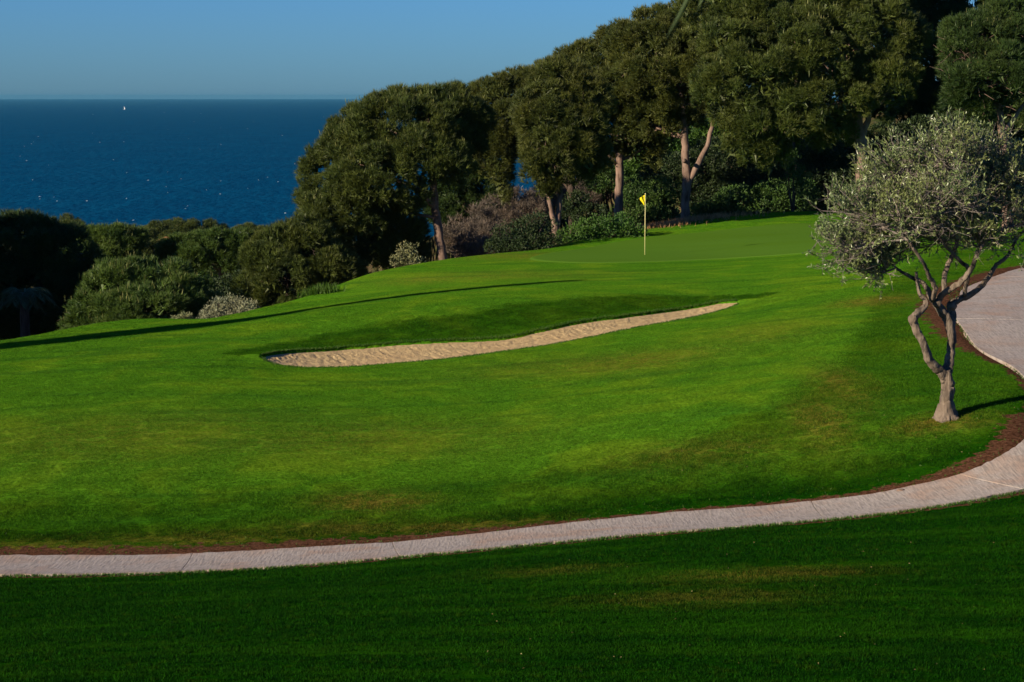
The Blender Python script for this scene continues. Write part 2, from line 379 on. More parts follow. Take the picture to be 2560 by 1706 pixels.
def turf_colour(t, at, nf):
    """colour of the living turf: at(name) reads a mask, nf is the fine 0..1 variation"""
    p = t.pos(); nm = t.noise(5.5, 4, 0.62, p); nl = t.noise(0.55, 4, 0.55, p, 0.6)
    nst = t.noise(1.0, 3, 0.5, t.pos((0.16, 1.5, 1)), 0.3); nd = t.noise(1.7, 4, 0.6, p, 0.4)
    rough = t.mix(t.ramp(nf, 0.28, 0.72), (0.0014, 0.015, 0.0005), (0.008, 0.056, 0.0012))  # darker rough grass, deepened further to paint the dim foreground
    rough = t.mix(t.ramp(nm, 0.5, 0.8), rough, (0.020, 0.054, 0.0016))
    fair = t.mix(t.ramp(nf, 0.25, 0.75), (0.028, 0.100, 0.0040), (0.088, 0.222, 0.0100))
    fair = t.mix(t.math('MULTIPLY', t.ramp(nl, 0.42, 0.68), 0.65), fair, (0.118, 0.212, 0.0090))
    fair = t.mix(t.math('MULTIPLY', t.ramp(nst, 0.5, 0.68), 0.55), fair, (0.026, 0.100, 0.0075))
    fair = t.mix(t.math('MULTIPLY', t.ramp(nd, 0.55, 0.75), 0.4), fair, (0.034, 0.092, 0.0045))
    rough = t.mix(t.math('MULTIPLY', t.ramp(nst, 0.46, 0.66), 0.6), rough, (0.015, 0.068, 0.0016))
    rough = t.mix(t.math('MULTIPLY', t.ramp(nl, 0.5, 0.35), 0.5), rough, (0.003, 0.026, 0.0008))
    fm = t.math('ADD', at('fair'), t.math('MULTIPLY', t.math('SUBTRACT', nd, 0.5), 0.5))
    c = t.mix(t.ramp(fm, 0.05, 0.95), rough, fair)
    dmask = t.math('MULTIPLY', at('dry'), t.ramp(t.math('ADD', t.math('MULTIPLY', nm, 0.6), t.math('MULTIPLY', nf, 0.4)), 0.33, 0.62))
    c = t.mix(dmask, c, (0.150, 0.115, 0.018))
    ng = t.noise(17, 3, 0.75, p); v = t.math('ADD', 0.55, t.math('MULTIPLY', t.ramp(ng, 0.25, 0.75), 0.9))
    cm = t.node('ShaderNodeCombineColor'); [t.inp(cm.inputs[k], v) for k in range(3)]
    return t.mix(1.0, c, cm.outputs[0], 'MULTIPLY')
def ground_material():
    t = NT('turf'); p = t.pos()
    nf = t.noise(38, 4, 0.7, p); c = turf_colour(t, t.attr, nf)
    # wild hillside beyond the mown turf
    nw = t.noise(1.4, 5, 0.65, p)
    wildc = t.mix(t.ramp(nw, 0.35, 0.65), (0.028, 0.050, 0.012), (0.10, 0.072, 0.038))
    c = t.mix(t.attr('wild'), c, wildc)
    # bare soil along the path
    so = t.math('ADD', t.attr('soil'), t.math('MULTIPLY', t.math('SUBTRACT', t.noise(5, 5, 0.65, p), 0.5), 1.1))
    soilc = t.mix(t.ramp(t.noise(16, 4, 0.7, p), 0.3, 0.7), (0.030, 0.013, 0.007), (0.115, 0.055, 0.031))
    c = t.mix(t.ramp(so, 0.46, 0.56), c, soilc)
    hb = t.math('ADD', t.math('MULTIPLY', nf, 0.6), t.math('MULTIPLY', t.noise(110, 2, 0.6, p), 0.4))
    return t.done(t.pbr(c, 1.0, 0.0, t.bump(hb, 0.9, 0.03)))
def blade_material():
    t = NT('turf_blades')
    at = lambda n: t.node('ShaderNodeAttribute', attribute_name=n, attribute_type='INSTANCER').outputs['Fac']
    c = turf_colour(t, at, t.attr('tint'))
    b = t.pbr(c, 0.8, 0.03)
    tr = t.node('ShaderNodeBsdfTranslucent'); t.inp(tr.inputs['Color'], c)
    mx = t.node('ShaderNodeMixShader'); mx.inputs[0].default_value = 0.3; t.l.new(b, mx.inputs[1]); t.l.new(tr.outputs[0], mx.inputs[2])
    return t.done(mx.outputs[0])
ground = mb.build('ground', ground_material(), smooth=True); ground['kind'] = 'structure'
for nm_, arr in (('wild', WILD), ('soil', SOIL), ('dry', DRYM), ('fair', FAIRM)):
    a = ground.data.attributes.new(nm_, 'FLOAT', 'POINT'); a.data.foreach_set('value', arr.astype(np.float32).ravel())

# putting green: a sheet of finer, paler turf
def sheet_from_poly(poly, n_ring, off, edge_drop, zfun):
    c = poly.mean(0); n = len(poly); V = []
    for k in range(n_ring):
        f = 1 - (k / n_ring); V.append(c + (poly - c) * f)
    V = np.concatenate(V + [c[None]]); z = zfun(V[:, 0], V[:, 1]) + off; z[:n] -= edge_drop
    i = np.arange(n); j = (i + 1) % n
    Q = np.concatenate([np.stack([k * n + i, k * n + j, (k + 1) * n + j, (k + 1) * n + i], 1) for k in range(n_ring - 1)])
    T = np.stack([(n_ring - 1) * n + i, (n_ring - 1) * n + j, np.full(n, n_ring * n)], 1)
    return np.column_stack([V, z]), T, Q
t = NT('putting_green_turf'); nf = t.noise(45, 3, 0.6, t.pos()); nl = t.noise(0.5, 3, 0.5, t.pos((0.3, 1, 1)), 0.5)
c = t.mix(t.ramp(nf, 0.25, 0.75), (0.050, 0.118, 0.010), (0.080, 0.168, 0.018)); c = t.mix(t.math('MULTIPLY', t.ramp(nl, 0.4, 0.65), 0.5), c, (0.060, 0.130, 0.009))
M_GREEN = t.done(t.pbr(c, 0.9, 0.0, t.bump(nf, 0.35, 0.015)))
V, T_, Q_ = sheet_from_poly(green_poly, 60, 0.028, 0.045, base_z)
mb = MB(); mb.add(V, T_, Q_); o = mb.build('putting_green', M_GREEN, smooth=True); o['kind'] = 'structure'

# bunker sand
t = NT('sand'); n1 = t.noise(9, 5, 0.7, t.pos()); n2 = t.noise(60, 3, 0.7, t.pos()); n3 = t.noise(0.8, 3, 0.5, t.pos())
c = t.mix(t.ramp(n1, 0.3, 0.7), (0.31, 0.225, 0.115), (0.50, 0.375, 0.195)); c = t.mix(t.math('MULTIPLY', t.ramp(n3, 0.4, 0.65), 0.5), c, (0.40, 0.275, 0.14))
h = t.math('ADD', t.math('MULTIPLY', n1, 0.7), t.math('MULTIPLY', n2, 0.3))
M_SAND = t.done(t.pbr(c, 0.95, 0.05, t.bump(h, 1.0, 0.09)))
ns, nt_ = 44, 620; ss = np.linspace(-0.02, 1.03, ns)[:, None, None]
bn2, bf2 = resample(bn, nt_), resample(bf, nt_)
BG = bn2[None] * (1 - ss) + bf2[None] * ss; bx, by = BG[..., 0], BG[..., 1]
edge_d = np.minimum(seg_dist(bx, by, bn[::2]), seg_dist(bx, by, bf[::2]))
def blur(a_, k):
    for _ in range(k): a_ = (a_ + np.roll(a_, 1, 0) + np.roll(a_, -1, 0) + np.roll(a_, 1, 1) + np.roll(a_, -1, 1)) / 5
    return a_ / (a_.std() + 1e-9)
rough_s = .005 * blur(rs.normal(size=bx.shape), 2) + .004 * blur(rs.normal(size=bx.shape), 14)
for _ in range(26):                                   # footprints and rake scars
    i_, j_ = rs.integers(6, ns - 6), rs.integers(30, nt_ - 30); rough_s -= .018 * np.exp(-((np.arange(ns)[:, None] - i_) / 1.6) ** 2 - ((np.arange(nt_)[None] - j_) / 4.0) ** 2)
bz = base_z(bx, by) - sand_dep(edge_d) + rough_s * sstep(.02, .25, edge_d)
I = (np.arange(ns - 1)[:, None] * nt_ + np.arange(nt_ - 1)[None]).ravel()
mb = MB(); mb.add(np.stack([bx.ravel(), by.ravel(), bz.ravel()], 1), None, np.stack([I, I + 1, I + nt_ + 1, I + nt_], 1))
o = mb.build('bunker_sand', M_SAND, smooth=True); o['kind'] = 'structure'

# cart path of concrete slabs
def path_material():
    t = NT('broomed_concrete'); p = t.pos()
    n1 = t.noise(0.9, 4, 0.6, p, 0.5); n2 = t.noise(22, 4, 0.7, p); w = t.noise(9, 2, 0.5, t.pos((3.2, 0.35, 1)), 0.2)
    c = t.mix(t.ramp(n2, 0.3, 0.7), (0.30, 0.26, 0.23), (0.42, 0.375, 0.335))
    c = t.mix(t.math('MULTIPLY', t.ramp(n1, 0.45, 0.7), 0.75), c, (0.36, 0.235, 0.165))
    c = t.mix(t.math('MULTIPLY', t.ramp(w, 0.45, 0.7), 0.6), c, (0.20, 0.172, 0.150))
    c = t.mix(t.math('MULTIPLY', t.ramp(t.noise(2.6, 5, 0.7, p, 1.0), 0.5, 0.72), 0.5), c, (0.19, 0.165, 0.145))
    c = t.mix(0.24, c, (0.10, 0.088, 0.068))
    c = t.mix(t.math('MULTIPLY', t.ramp(t.attr('tint'), 0, 1), 0.6), c, (0.16, 0.085, 0.05))
    h = t.math('ADD', t.math('MULTIPLY', w, 0.7), t.math('MULTIPLY', n2, 0.3))
    return t.done(t.pbr(c, 0.9, 0.15, t.bump(h, 0.6, 0.02)))
M_PATH = path_material()
path = empty('cart_path', tuple(float(q) for q in (0, 29.2, gz(0, 29.2)))); path['kind'] = 'structure'
po = np.array(path.location)
# stations along the outer edge, matched to the nearest inner points, roughly every 3.1 m
arc = np.concatenate([[0], np.cumsum(np.linalg.norm(np.diff(p_out, axis=0), axis=1))])
fr = arc / arc[-1]
pin_m = resample(p_in, 400)
# remap so that both edges run side by side through the bend
def nearest_inner(i0, q):
    d = np.linalg.norm(p_in - q, axis=1); d[:i0] = 1e9; d[i0 + 30:] = 1e9; return int(np.argmin(d))
inner = []; k = 0
for q in p_out:
    k = nearest_inner(k, q) if len(inner) else 0
    inner.append(k)
inner = np.maximum.accumulate(np.array(inner)); inner = smooth(inner.astype(float), 30)
pin_m = np.stack([np.interp(inner, np.arange(400), p_in[:, k]) for k in (0, 1)], 1)
st = np.arange(0.4, arc[-1], 3.15)
rj = np.random.default_rng(11)
for a, b in zip(st[:-1], st[1:]):
    n = 26; m = 9; tt = np.linspace(a + 0.006, b - 0.006, n)
    oe = np.stack([np.interp(tt, arc, p_out[:, k]) for k in (0, 1)], 1); ie = np.stack([np.interp(tt, arc, pin_m[:, k]) for k in (0, 1)], 1)
    s_ = np.linspace(0, 1, m)[:, None, None]
    G = oe[None] * (1 - s_) + ie[None] * s_
    jag = rj.normal(0, 0.014, (2, n))
    G[0, :, 1] += jag[0]; G[-1, :, 1] += jag[1]
    for e in (0, -1): G[:, e, 0] += rj.normal(0, 0.0015, m)
    z = base_z(G[..., 0], G[..., 1]) + 0.03 + rj.uniform(-0.003, 0.003)
    top = np.concatenate([G, z[..., None]], 2).reshape(-1, 3)
    I = (np.arange(m - 1)[:, None] * n + np.arange(n - 1)[None]).ravel()
    Q = np.stack([I, I + 1, I + n + 1, I + n], 1)
    rim = np.concatenate([np.arange(n), np.arange(1, m) * n + n - 1, (m - 1) * n + np.arange(n - 2, -1, -1), np.arange(m - 2, 0, -1) * n])
    bot = top[rim] - np.array((0, 0, 0.16)); kk = np.arange(len(rim)); k2 = (kk + 1) % len(rim); nb = len(top)
    side = np.stack([rim[kk], nb + kk, nb + k2, rim[k2]], 1)
    edge = np.minimum(np.arange(m)[:, None], (m - 1 - np.arange(m))[:, None]) / (m / 2); tn = np.clip(0.55 - edge * 2.2, 0, 1) * rj.uniform(0.2, 1, (m, n))
    mb = MB(); mb.add(np.concatenate([top, bot]), None, np.concatenate([Q, side]), np.concatenate([tn.ravel(), np.full(len(bot), .7)]))
    o = mb.build('slab', M_PATH, path, origin=po)

# sea
t = NT('sea_water'); p = t.pos((0.004, 0.0016, 1)); n1 = t.noise(6, 5, 0.6, p, 0.3); n2 = t.noise(0.12, 3, 0.6, t.pos((1, 0.5, 1)))
c = t.mix(t.ramp(n1, 0.3, 0.7), (0.0003, 0.038, 0.098), (0.0006, 0.051, 0.120)); c = t.mix(t.math('MULTIPLY', t.ramp(n2, 0.35, 0.7), 0.5), c, (0.0004, 0.041, 0.098))
M_SEA = t.done(t.pbr(c, 0.7, 0.0, t.bump(n2, 0.8, 2.5)))
mb = MB(); ys = np.concatenate([[250], np.geomspace(500, 42000, 40)]); xs = np.linspace(-1, 1, 41)
SX = np.array([[x * max(1500, y * 1.3) for x in xs] for y in ys]); SY = np.repeat(ys[:, None], 41, 1)
I = (np.arange(len(ys) - 1)[:, None] * 41 + np.arange(40)[None]).ravel()
mb.add(np.stack([SX.ravel(), SY.ravel(), np.zeros(SX.size)], 1), None, np.stack([I, I + 1, I + 42, I + 41], 1))
sea = mb.build('sea', M_SEA, smooth=True); sea['kind'] = 'structure'
t = NT('foam'); M_FOAM = t.done(t.pbr((0.55, 0.6, 0.62), 0.8, 0.1))
rf = np.random.default_rng(21); mb = MB()
for i in range(120):
    px = rf.uniform(-60, 1400); py = 237 + 30 + 330 * rf.uniform(0.02, 1) ** 1.0
    ang = (py - 237) / FPX; Yd = ZC / ang
    if Yd > 12000: continue
    x = (px - CX) / FPX * Yd; w = rf.uniform(0.10, 0.5) * (1 + Yd / 2500); d = w * rf.uniform(2, 4); n = 8
    a = np.linspace(0, 2 * np.pi, n, endpoint=False); r = rf.uniform(.6, 1.1, n)
    hgt = 0.18 + 0.00010 * Yd
    ring = np.stack([x + np.cos(a) * r * w, Yd + np.sin(a) * r * d, np.full(n, 0.05)], 1)
    V = np.concatenate([ring, [[x, Yd, hgt]]]); mb.add(V, [(k, (k + 1) % n, n) for k in range(n)])
o = mb.build('whitecaps', M_FOAM); setp(o, kind='stuff', label='small white wave crests scattered over the blue sea', category='waves')

# ------------------------------------------------------------------ plants: generators
def unit(v): return v / (np.linalg.norm(v, axis=-1, keepdims=True) + 1e-9)
def rdirs(rng, n): return unit(rng.normal(size=(n, 3)))
def add_tufts(mb, C, D, L, W, k, spread, rng, tint, mat=0):
    """k needle triangles fanning round each axis D at each centre C"""
    n = len(C)
    if n == 0: return
    C = np.repeat(C, k, 0); D = np.repeat(D, k, 0); tn = np.repeat(tint, k)
    d = unit(D + rng.normal(size=C.shape) * spread); L = np.repeat(np.broadcast_to(L, (n,)), k) * rng.uniform(.7, 1.15, n * k)
    s = unit(np.cross(d, rng.normal(size=C.shape))) * (W * rng.uniform(.7, 1.3, n * k))[:, None] * 0.5
    V = np.empty((n * k, 3, 3)); V[:, 0] = C - s; V[:, 1] = C + s; V[:, 2] = C + d * L[:, None]
    mb.add(V.reshape(-1, 3), np.arange(n * k * 3).reshape(-1, 3), None, np.repeat(np.clip(tn + rng.normal(0, .12, n * k), 0, 1), 3), mat)
def add_leaves(mb, C, D, L, W, rng, tint, mat=0):
    """folded rhombic leaves: two triangles each"""
    n = len(C)
    if n == 0: return
    s = unit(np.cross(D, rng.normal(size=C.shape))); nrm = np.cross(D, s)
    L = (L * rng.uniform(.7, 1.2, n))[:, None]; W = (W * rng.uniform(.8, 1.2, n))[:, None]
    V = np.empty((n, 4, 3)); V[:, 0] = C; V[:, 1] = C + D * L * .45 + s * W * .5 + nrm * W * .2; V[:, 2] = C + D * L; V[:, 3] = C + D * L * .45 - s * W * .5 + nrm * W * .2
    b = np.arange(n)[:, None] * 4
    mb.add(V.reshape(-1, 3), np.concatenate([b + np.array([[0, 1, 2]]), b + np.array([[0, 2, 3]])]), None, np.repeat(np.clip(tint, 0, 1), 4), mat)
def lobes3(lst, Y, rng, flat=1.0):
    """(px, py, rx, ry, depth offset) -> centres and radii in metres"""
    C = []; R = []
    for q in lst:
        px, py, rx, ry = q[:4]; dy = q[4] if len(q) > 4 else rng.uniform(-.8, .8)
        y = Y + dy; C.append(P(px, py, y)); R.append((S(rx, y), max(S(rx, y) * .85, .4) * flat, S(ry, y)))
    return np.array(C), np.array(R)
def clumps(C, R, cr, rng, dens=1.5, low=-0.35, low_keep=0.35):
    """clump centres over the outer surface of the joined lobes"""
    out = []; nor = []
    for i, (c, r) in enumerate(zip(C, R)):
        area = 4 * np.pi * ((r[0] * r[1]) ** 1.6 / 3 + (r[0] * r[2]) ** 1.6 / 3 + (r[1] * r[2]) ** 1.6 / 3) ** (1 / 1.6)
        n = max(6, int(area / (np.pi * cr * cr) * dens)); d = rdirs(rng, n)
        f = rng.uniform(0.88, 1.03, n)[:, None]; p = c + d * r * f
        keep = np.ones(n, bool)
        for j, (c2, r2) in enumerate(zip(C, R)):
            if j != i: keep &= (((p - c2) / r2) ** 2).sum(1) > 0.62
        keep &= (d[:, 2] > low) | (rng.uniform(size=n) < low_keep)
        out.append(p[keep]); nor.append(unit(d / r)[keep])
    return np.concatenate(out), np.concatenate(nor)

def needle_clump(seed, mat):
    """one dome of needle tufts, a unit across, pointing up; scattered over the crowns"""
    rng = np.random.default_rng(seed); mb = MB(); m = 64
    dr = unit(rdirs(rng, m) + np.array((0, 0, .8))); pos = dr * (rng.uniform(.25, 1, m) ** .5)[:, None] * np.array((1, 1, .85))
    dd = unit(dr * .5 + np.array((0, 0, .8)) + rng.normal(size=(m, 3)) * .25)
    add_tufts(mb, pos, dd, .46, .042, 13, .40, rng, rng.uniform(0, 1, m))
    q = 26; p = rdirs(rng, q) * rng.uniform(.1, .6, q)[:, None]; add_tufts(mb, p, unit(rng.normal(size=(q, 3)) + np.array((0, 0, .4))), .6, .16, 2, .6, rng, rng.uniform(0, .8, q))
    o_ = mb.build('needle_clump', mat); COL.objects.unlink(o_); return o_
_CL = {}
def clump_nodes(mat):
    if mat.name in _CL: return _CL[mat.name]
    ng = bpy.data.node_groups.new('clumps_' + mat.name, 'GeometryNodeTree'); ng.interface.new_socket('Geometry', in_out='INPUT', socket_type='NodeSocketGeometry'); ng.interface.new_socket('Geometry', in_out='OUTPUT', socket_type='NodeSocketGeometry')
    N = ng.nodes; L = ng.links; gi = N.new('NodeGroupInput'); go = N.new('NodeGroupOutput')
    def named(n, ty): x = N.new('GeometryNodeInputNamedAttribute'); x.data_type = ty; x.inputs['Name'].default_value = n; return x.outputs[0]
    j = N.new('GeometryNodeJoinGeometry')
    for k in range(3):
        oi = N.new('GeometryNodeObjectInfo'); oi.inputs['Object'].default_value = needle_clump(900 + k, mat); oi.inputs['As Instance'].default_value = False
        g = N.new('GeometryNodeGeometryToInstance'); L.new(oi.outputs['Geometry'], g.inputs[0]); L.new(g.outputs[0], j.inputs[0])
    mp = N.new('GeometryNodeMeshToPoints'); L.new(gi.outputs[0], mp.inputs['Mesh']); L.new(named('is_pt', 'BOOLEAN'), mp.inputs['Selection'])
    ip = N.new('GeometryNodeInstanceOnPoints'); L.new(mp.outputs[0], ip.inputs['Points']); L.new(j.outputs[0], ip.inputs['Instance']); ip.inputs['Pick Instance'].default_value = True
    L.new(named('var', 'INT'), ip.inputs['Instance Index']); er = N.new('FunctionNodeEulerToRotation'); L.new(named('rot', 'FLOAT_VECTOR'), er.inputs[0]); L.new(er.outputs[0], ip.inputs['Rotation']); L.new(named('size', 'FLOAT'), ip.inputs['Scale'])
    j2 = N.new('GeometryNodeJoinGeometry'); L.new(gi.outputs[0], j2.inputs[0]); L.new(ip.outputs[0], j2.inputs[0]); L.new(j2.outputs[0], go.inputs[0])
    _CL[mat.name] = ng; return ng
def euler_to(nrm, spin):
    """XYZ euler angles that turn +Z to each nrm after a spin about it"""
    b = np.arcsin(np.clip(nrm[:, 0], -1, 1)); a_ = np.arctan2(-nrm[:, 1], nrm[:, 2])
    out = np.zeros((len(nrm), 3))
    from mathutils import Matrix, Euler
    for i in range(len(nrm)):
        n = Vector(nrm[i]); q = n.to_track_quat('Z', 'Y').to_matrix() @ Matrix.Rotation(float(spin[i]), 3, 'Z'); out[i] = q.to_euler('XYZ')
    return out
def pine_crown(C, R, rng, mats, root, org, cr=0.42, per=0, L=0.20, W=0.027, candle=0.0, up=0.9, dens=2.0, low=-0.35, low_keep=.35):
    mb = MB(); cc, nn = clumps(C, R, cr, rng, dens, low, low_keep)
    n = len(cc); ax = unit(nn * .55 + np.array((0, 0, up)) * .8 + rng.normal(size=(n, 3)) * .18)
    for c, r in zip(C, R):                       # older needles further in along the branches
        q = int(4 * np.pi * (r[0] * r[1] + r[0] * r[2] + r[1] * r[2]) / 3 * 12 / (cr / .42) ** 2); d = rdirs(rng, q); p = c + d * r * rng.uniform(.50, .80, q)[:, None]
        add_tufts(mb, p, unit(d * .3 + rng.normal(size=(q, 3))), cr * .75, cr * .34, 1, .2, rng, rng.uniform(.3, 1, q))
    if candle:
        m = int(n * 32 * candle); ci = rng.integers(0, n, m); ci = ci[nn[ci][:, 2] > .1]; m = len(ci)
        p = cc[ci] + unit(rdirs(rng, m) + np.array((0, 0, 1.2))) * (cr * rng.uniform(.8, 1.15, m))[:, None]
        add_tufts(mb, p, unit(np.array((0, 0, 1.)) + rng.normal(size=(m, 3)) * .14), .19, .022, 3, .07, rng, rng.uniform(0, 1, m), 1)
    n0 = mb.n; mb.add(cc, None, None); o_ = mb.build('crown', list(mats), root, origin=org); me = o_.data; N = len(me.vertices)
    def put(nm, ty, key, arr, width=1):
        full = np.zeros((N, width), arr.dtype); full[n0:] = arr.reshape(n, width); at = me.attributes.new(nm, ty, 'POINT'); at.data.foreach_set(key, full.ravel())
    put('is_pt', 'BOOLEAN', 'value', np.ones(n, bool)); put('var', 'INT', 'value', rng.integers(0, 3, n).astype(np.int32)); put('size', 'FLOAT', 'value', (cr * rng.uniform(.6, 1.4, n)).astype(np.float32))
    put('ctint', 'FLOAT', 'value', np.clip(rng.normal(.5, .28, n), 0, 1).astype(np.float32)); put('rot', 'FLOAT_VECTOR', 'vector', euler_to(ax, rng.uniform(0, 6.28, n)).astype(np.float32), 3)
    o_.modifiers.new('needles', 'NODES').node_group = clump_nodes(mats[0]); o_['kind'] = 'stuff'
    return o_
def bez(a, b, c, n):
    t = np.linspace(0, 1, n)[:, None]; a, b, c = map(np.asarray, (a, b, c)); return a * (1 - t) ** 2 + 2 * b * t * (1 - t) + c * t * t
def wood(mb, stems, C, R, rng, limb_r=0.09, twigs=40, tw_len=.9, seg=9):
    """stems: list of (points, radii). Limbs run from the stems to every lobe, bare twigs below"""
    ends = []
    for pts, rad in stems:
        pts = np.asarray(pts, float); n = max(6, len(pts) * 4); pr = resample(np.column_stack([pts, rad]), n)
        q = smooth(pr[:, :3], 2); q[1:-1] += rng.normal(0, .012, q[1:-1].shape); mb.tube(q, pr[:, 3], seg, rng.uniform(.3, .7), 0, .10, rng)
        ends.append((q, pr[:, 3]))
    for c, r in zip(C, R):
        best = None
        for q, rad in ends:
            k = np.argmin(np.linalg.norm(q - (c - np.array((0, 0, r[2] * .6))), axis=1)); k = int(max(k, len(q) * .45)); d = np.linalg.norm(q[k] - c)
            if best is None or d < best[0]: best = (d, q[k], rad[k])
        if best[0] > 4.2 or (c[2] - best[1][2] < .35 and best[0] > 1.6): continue
        a = best[1]; mid = (a + c) / 2 + np.array((0, 0, -.15 * best[0])) + rng.normal(0, .1, 3)
        curve = bez(a, mid, c + np.array((0, 0, -r[2] * .2)), 8); r0 = min(best[2] * .65, limb_r)
        mb.tube(curve, np.linspace(r0, .03, 8), 6, .5, 0, .08, rng)
        for _ in range(int(twigs / max(1, len(C))) + 2):
            s0 = curve[rng.integers(2, 8)]; d = rdirs(rng, 1)[0]; d[2] = d[2] * .5
            e = c + d * r * .8; m_ = (s0 + e) / 2 + rng.normal(0, .15, 3)
            mb.tube(bez(s0, m_, e, 5), np.linspace(.028, .008, 5), 4, .6, 0, 0, None, False)
            for _ in range(2):
                f = bez(s0, m_, e, 5)[rng.integers(2, 5)]; e2 = f + unit(d + rng.normal(0, .6, 3)) * tw_len * rng.uniform(.3, .8)
                mb.tube(np.array([f, (f + e2) / 2 + rng.normal(0, .05, 3), e2]), [.014, .010, .005], 3, .7, 0, 0, None, False)

def pine(name, label, Y, stems, lobes, seed, mats=(M_PINE, M_CANDLE), bark=M_BARK, group=None, cat='tree', base=None, flat=1.0, limb_r=.1, twigs=40, tw_len=.9, **kw):
    rng = np.random.default_rng(seed)
    C, R = lobes3(lobes, Y, rng, flat); st_ = []
    for s in stems:
        pts = np.array([P(px, py, Y + dy) for px, py, r, dy in s]); rad = [S(r, Y) * .53 for px, py, r, dy in s]
        if len(st_) == 0:
            g = gz(pts[0][0], pts[0][1])
            if pts[0][2] > g - .1: pts = np.concatenate([[[pts[0][0], pts[0][1], g - .15]], pts]); rad = [rad[0] * 1.25] + rad
        st_.append((pts, rad))
    org = np.array((st_[0][0][0][0], st_[0][0][0][1], gz(*st_[0][0][0][:2])))
    root = empty(name, tuple(float(c) for c in org), label, cat, group)
    w = MB(); wood(w, st_, C, R, rng, limb_r, twigs, tw_len); w.build('trunk', bark, root, smooth=True, origin=org)
    pine_crown(C, R, rng, mats, root, org, **kw)
    return root

def shrub(name, label, Y, lobes, seed, mat, leaf=0.09, leafw=0.045, cr=.22, per=26, cat='shrub', group=None, style='leaf', dens=2.0, flat=1.0, stem_mat=M_BARK_DARK, low=-.6, up=.35, twig_mat=None):
    rng = np.random.default_rng(seed); C, R = lobes3(lobes, Y, rng, flat)
    bx_, by_ = C[:, 0].mean(), C[:, 1].mean(); g = gz(bx_, by_); org = np.array((bx_, by_, g))
    root = empty(name, tuple(float(c) for c in org), label, cat, group)
    mb = MB(); cc, nn = clumps(C, R, cr, rng, dens, low, .5); n = len(cc); idx = np.repeat(np.arange(n), per); m = len(idx); ct = rng.uniform(0, 1, n)
    dr = unit(rdirs(rng, m) + nn[idx] * .7); pos = cc[idx] + dr * (cr * rng.uniform(.2, 1.1, m))[:, None]
    dd = unit(dr * .7 + np.array((0, 0, up)) + rng.normal(size=(m, 3)) * .35); tn = np.clip(ct[idx] * .5 + rng.uniform(0, .5, m), 0, 1)
    if style == 'leaf': add_leaves(mb, pos, dd, leaf, leafw, rng, tn)
    else: add_tufts(mb, pos, dd, leaf, leafw, 5, .4, rng, tn)
    q = int(m * .2); ii = rng.integers(0, len(C), q); p = C[ii] + rdirs(rng, q) * R[ii] * (rng.uniform(.1, .85, q))[:, None]
    add_leaves(mb, p, rdirs(rng, q), leaf * 2.2, leafw * 2.5, rng, rng.uniform(0, .3, q))
    mb.build('foliage', mat, root, origin=org)
    w = MB()
    for c, r in zip(C, R):
        gb = np.array((bx_, by_, 0)) + np.array((*rng.normal(0, .04, 2), 0)); gb[2] = gz(gb[0], gb[1]) - .1
        for _ in range(5):
            e = c + rdirs(rng, 1)[0] * r * .85
            w.tube(bez(gb, (gb + e) / 2 + rng.normal(0, .15, 3), e, 6), np.linspace(.04, .008, 6), 5, .5, 0, 0, None, False)
    w.build('stems', stem_mat, root, origin=org)
    return root
def copy_tree(root, loc, rz=0, sc=1.0, label=None, group=None):
    r = root.copy(); COL.objects.link(r); r.location = loc; r.rotation_euler = (0, 0, rz); r.scale = (sc, sc, sc)
    if label: r['label'] = label
    if group: r['group'] = group
    elif 'group' in r: del r['group']
    for ch in list(root.children):
        c = ch.copy(); COL.objects.link(c); c.parent = r
    return r
# ------------------------------------------------------------------ flagstick
fb = on_ground(1612, 640); FY = fb[1]
root = empty('flagstick', tuple(float(c) for c in fb), 'thin pale flagstick with a drooping yellow flag on the putting green', 'flagstick')
t = NT('flag_yellow'); M_FLAG = t.done(t.pbr(t.mix(t.ramp(t.noise(6, 2), .3, .7), (0.50, 0.42, 0.0), (0.66, 0.55, 0.01)), 0.7, 0.2, None, **{'Transmission Weight': 0.0}))
t = NT('pole_paint'); M_POLE = t.done(t.pbr((0.72, 0.66, 0.28), 0.45, 0.4))
Hp = S(154, FY); mb = MB(); mb.tube(np.array([(0, 0, -.1), (0, 0, Hp * .5), (0, 0, Hp)]), [.010, .009, .007], 10); mb.build('pole', M_POLE, root, smooth=True)
mb = MB(); mb.tube(np.array([(0, 0, Hp), (0, 0, Hp + .03)]), [.02, .012], 8); mb.build('finial', M_POLE, root, smooth=True)
mb = MB(); nu, nv = 12, 14; U, Vv = np.meshgrid(np.linspace(0, 1, nu), np.linspace(0, 1, nv))
fx = -U * .165 * (1 - .72 * Vv) * (1 + .25 * np.sin(Vv * 5)); fz = Hp - .02 - Vv * .36 - U * .20 * (1 - Vv) * .55
fy = .05 * np.sin(U * 7 + Vv * 2) * U
I = (np.arange(nv - 1)[:, None] * nu + np.arange(nu - 1)[None]).ravel()
Vt = np.stack([fx.ravel() - .014, fy.ravel(), fz.ravel()], 1); Qf = np.stack([I, I + 1, I + nu + 1, I + nu], 1)
mb.add(Vt, None, Qf); o = mb.build('flag', M_FLAG, root, smooth=True)
o.modifiers.new('thickness', 'SOLIDIFY').thickness = .004
# the hole
mb = MB(); a = np.linspace(0, 2 * np.pi, 20, endpoint=False)

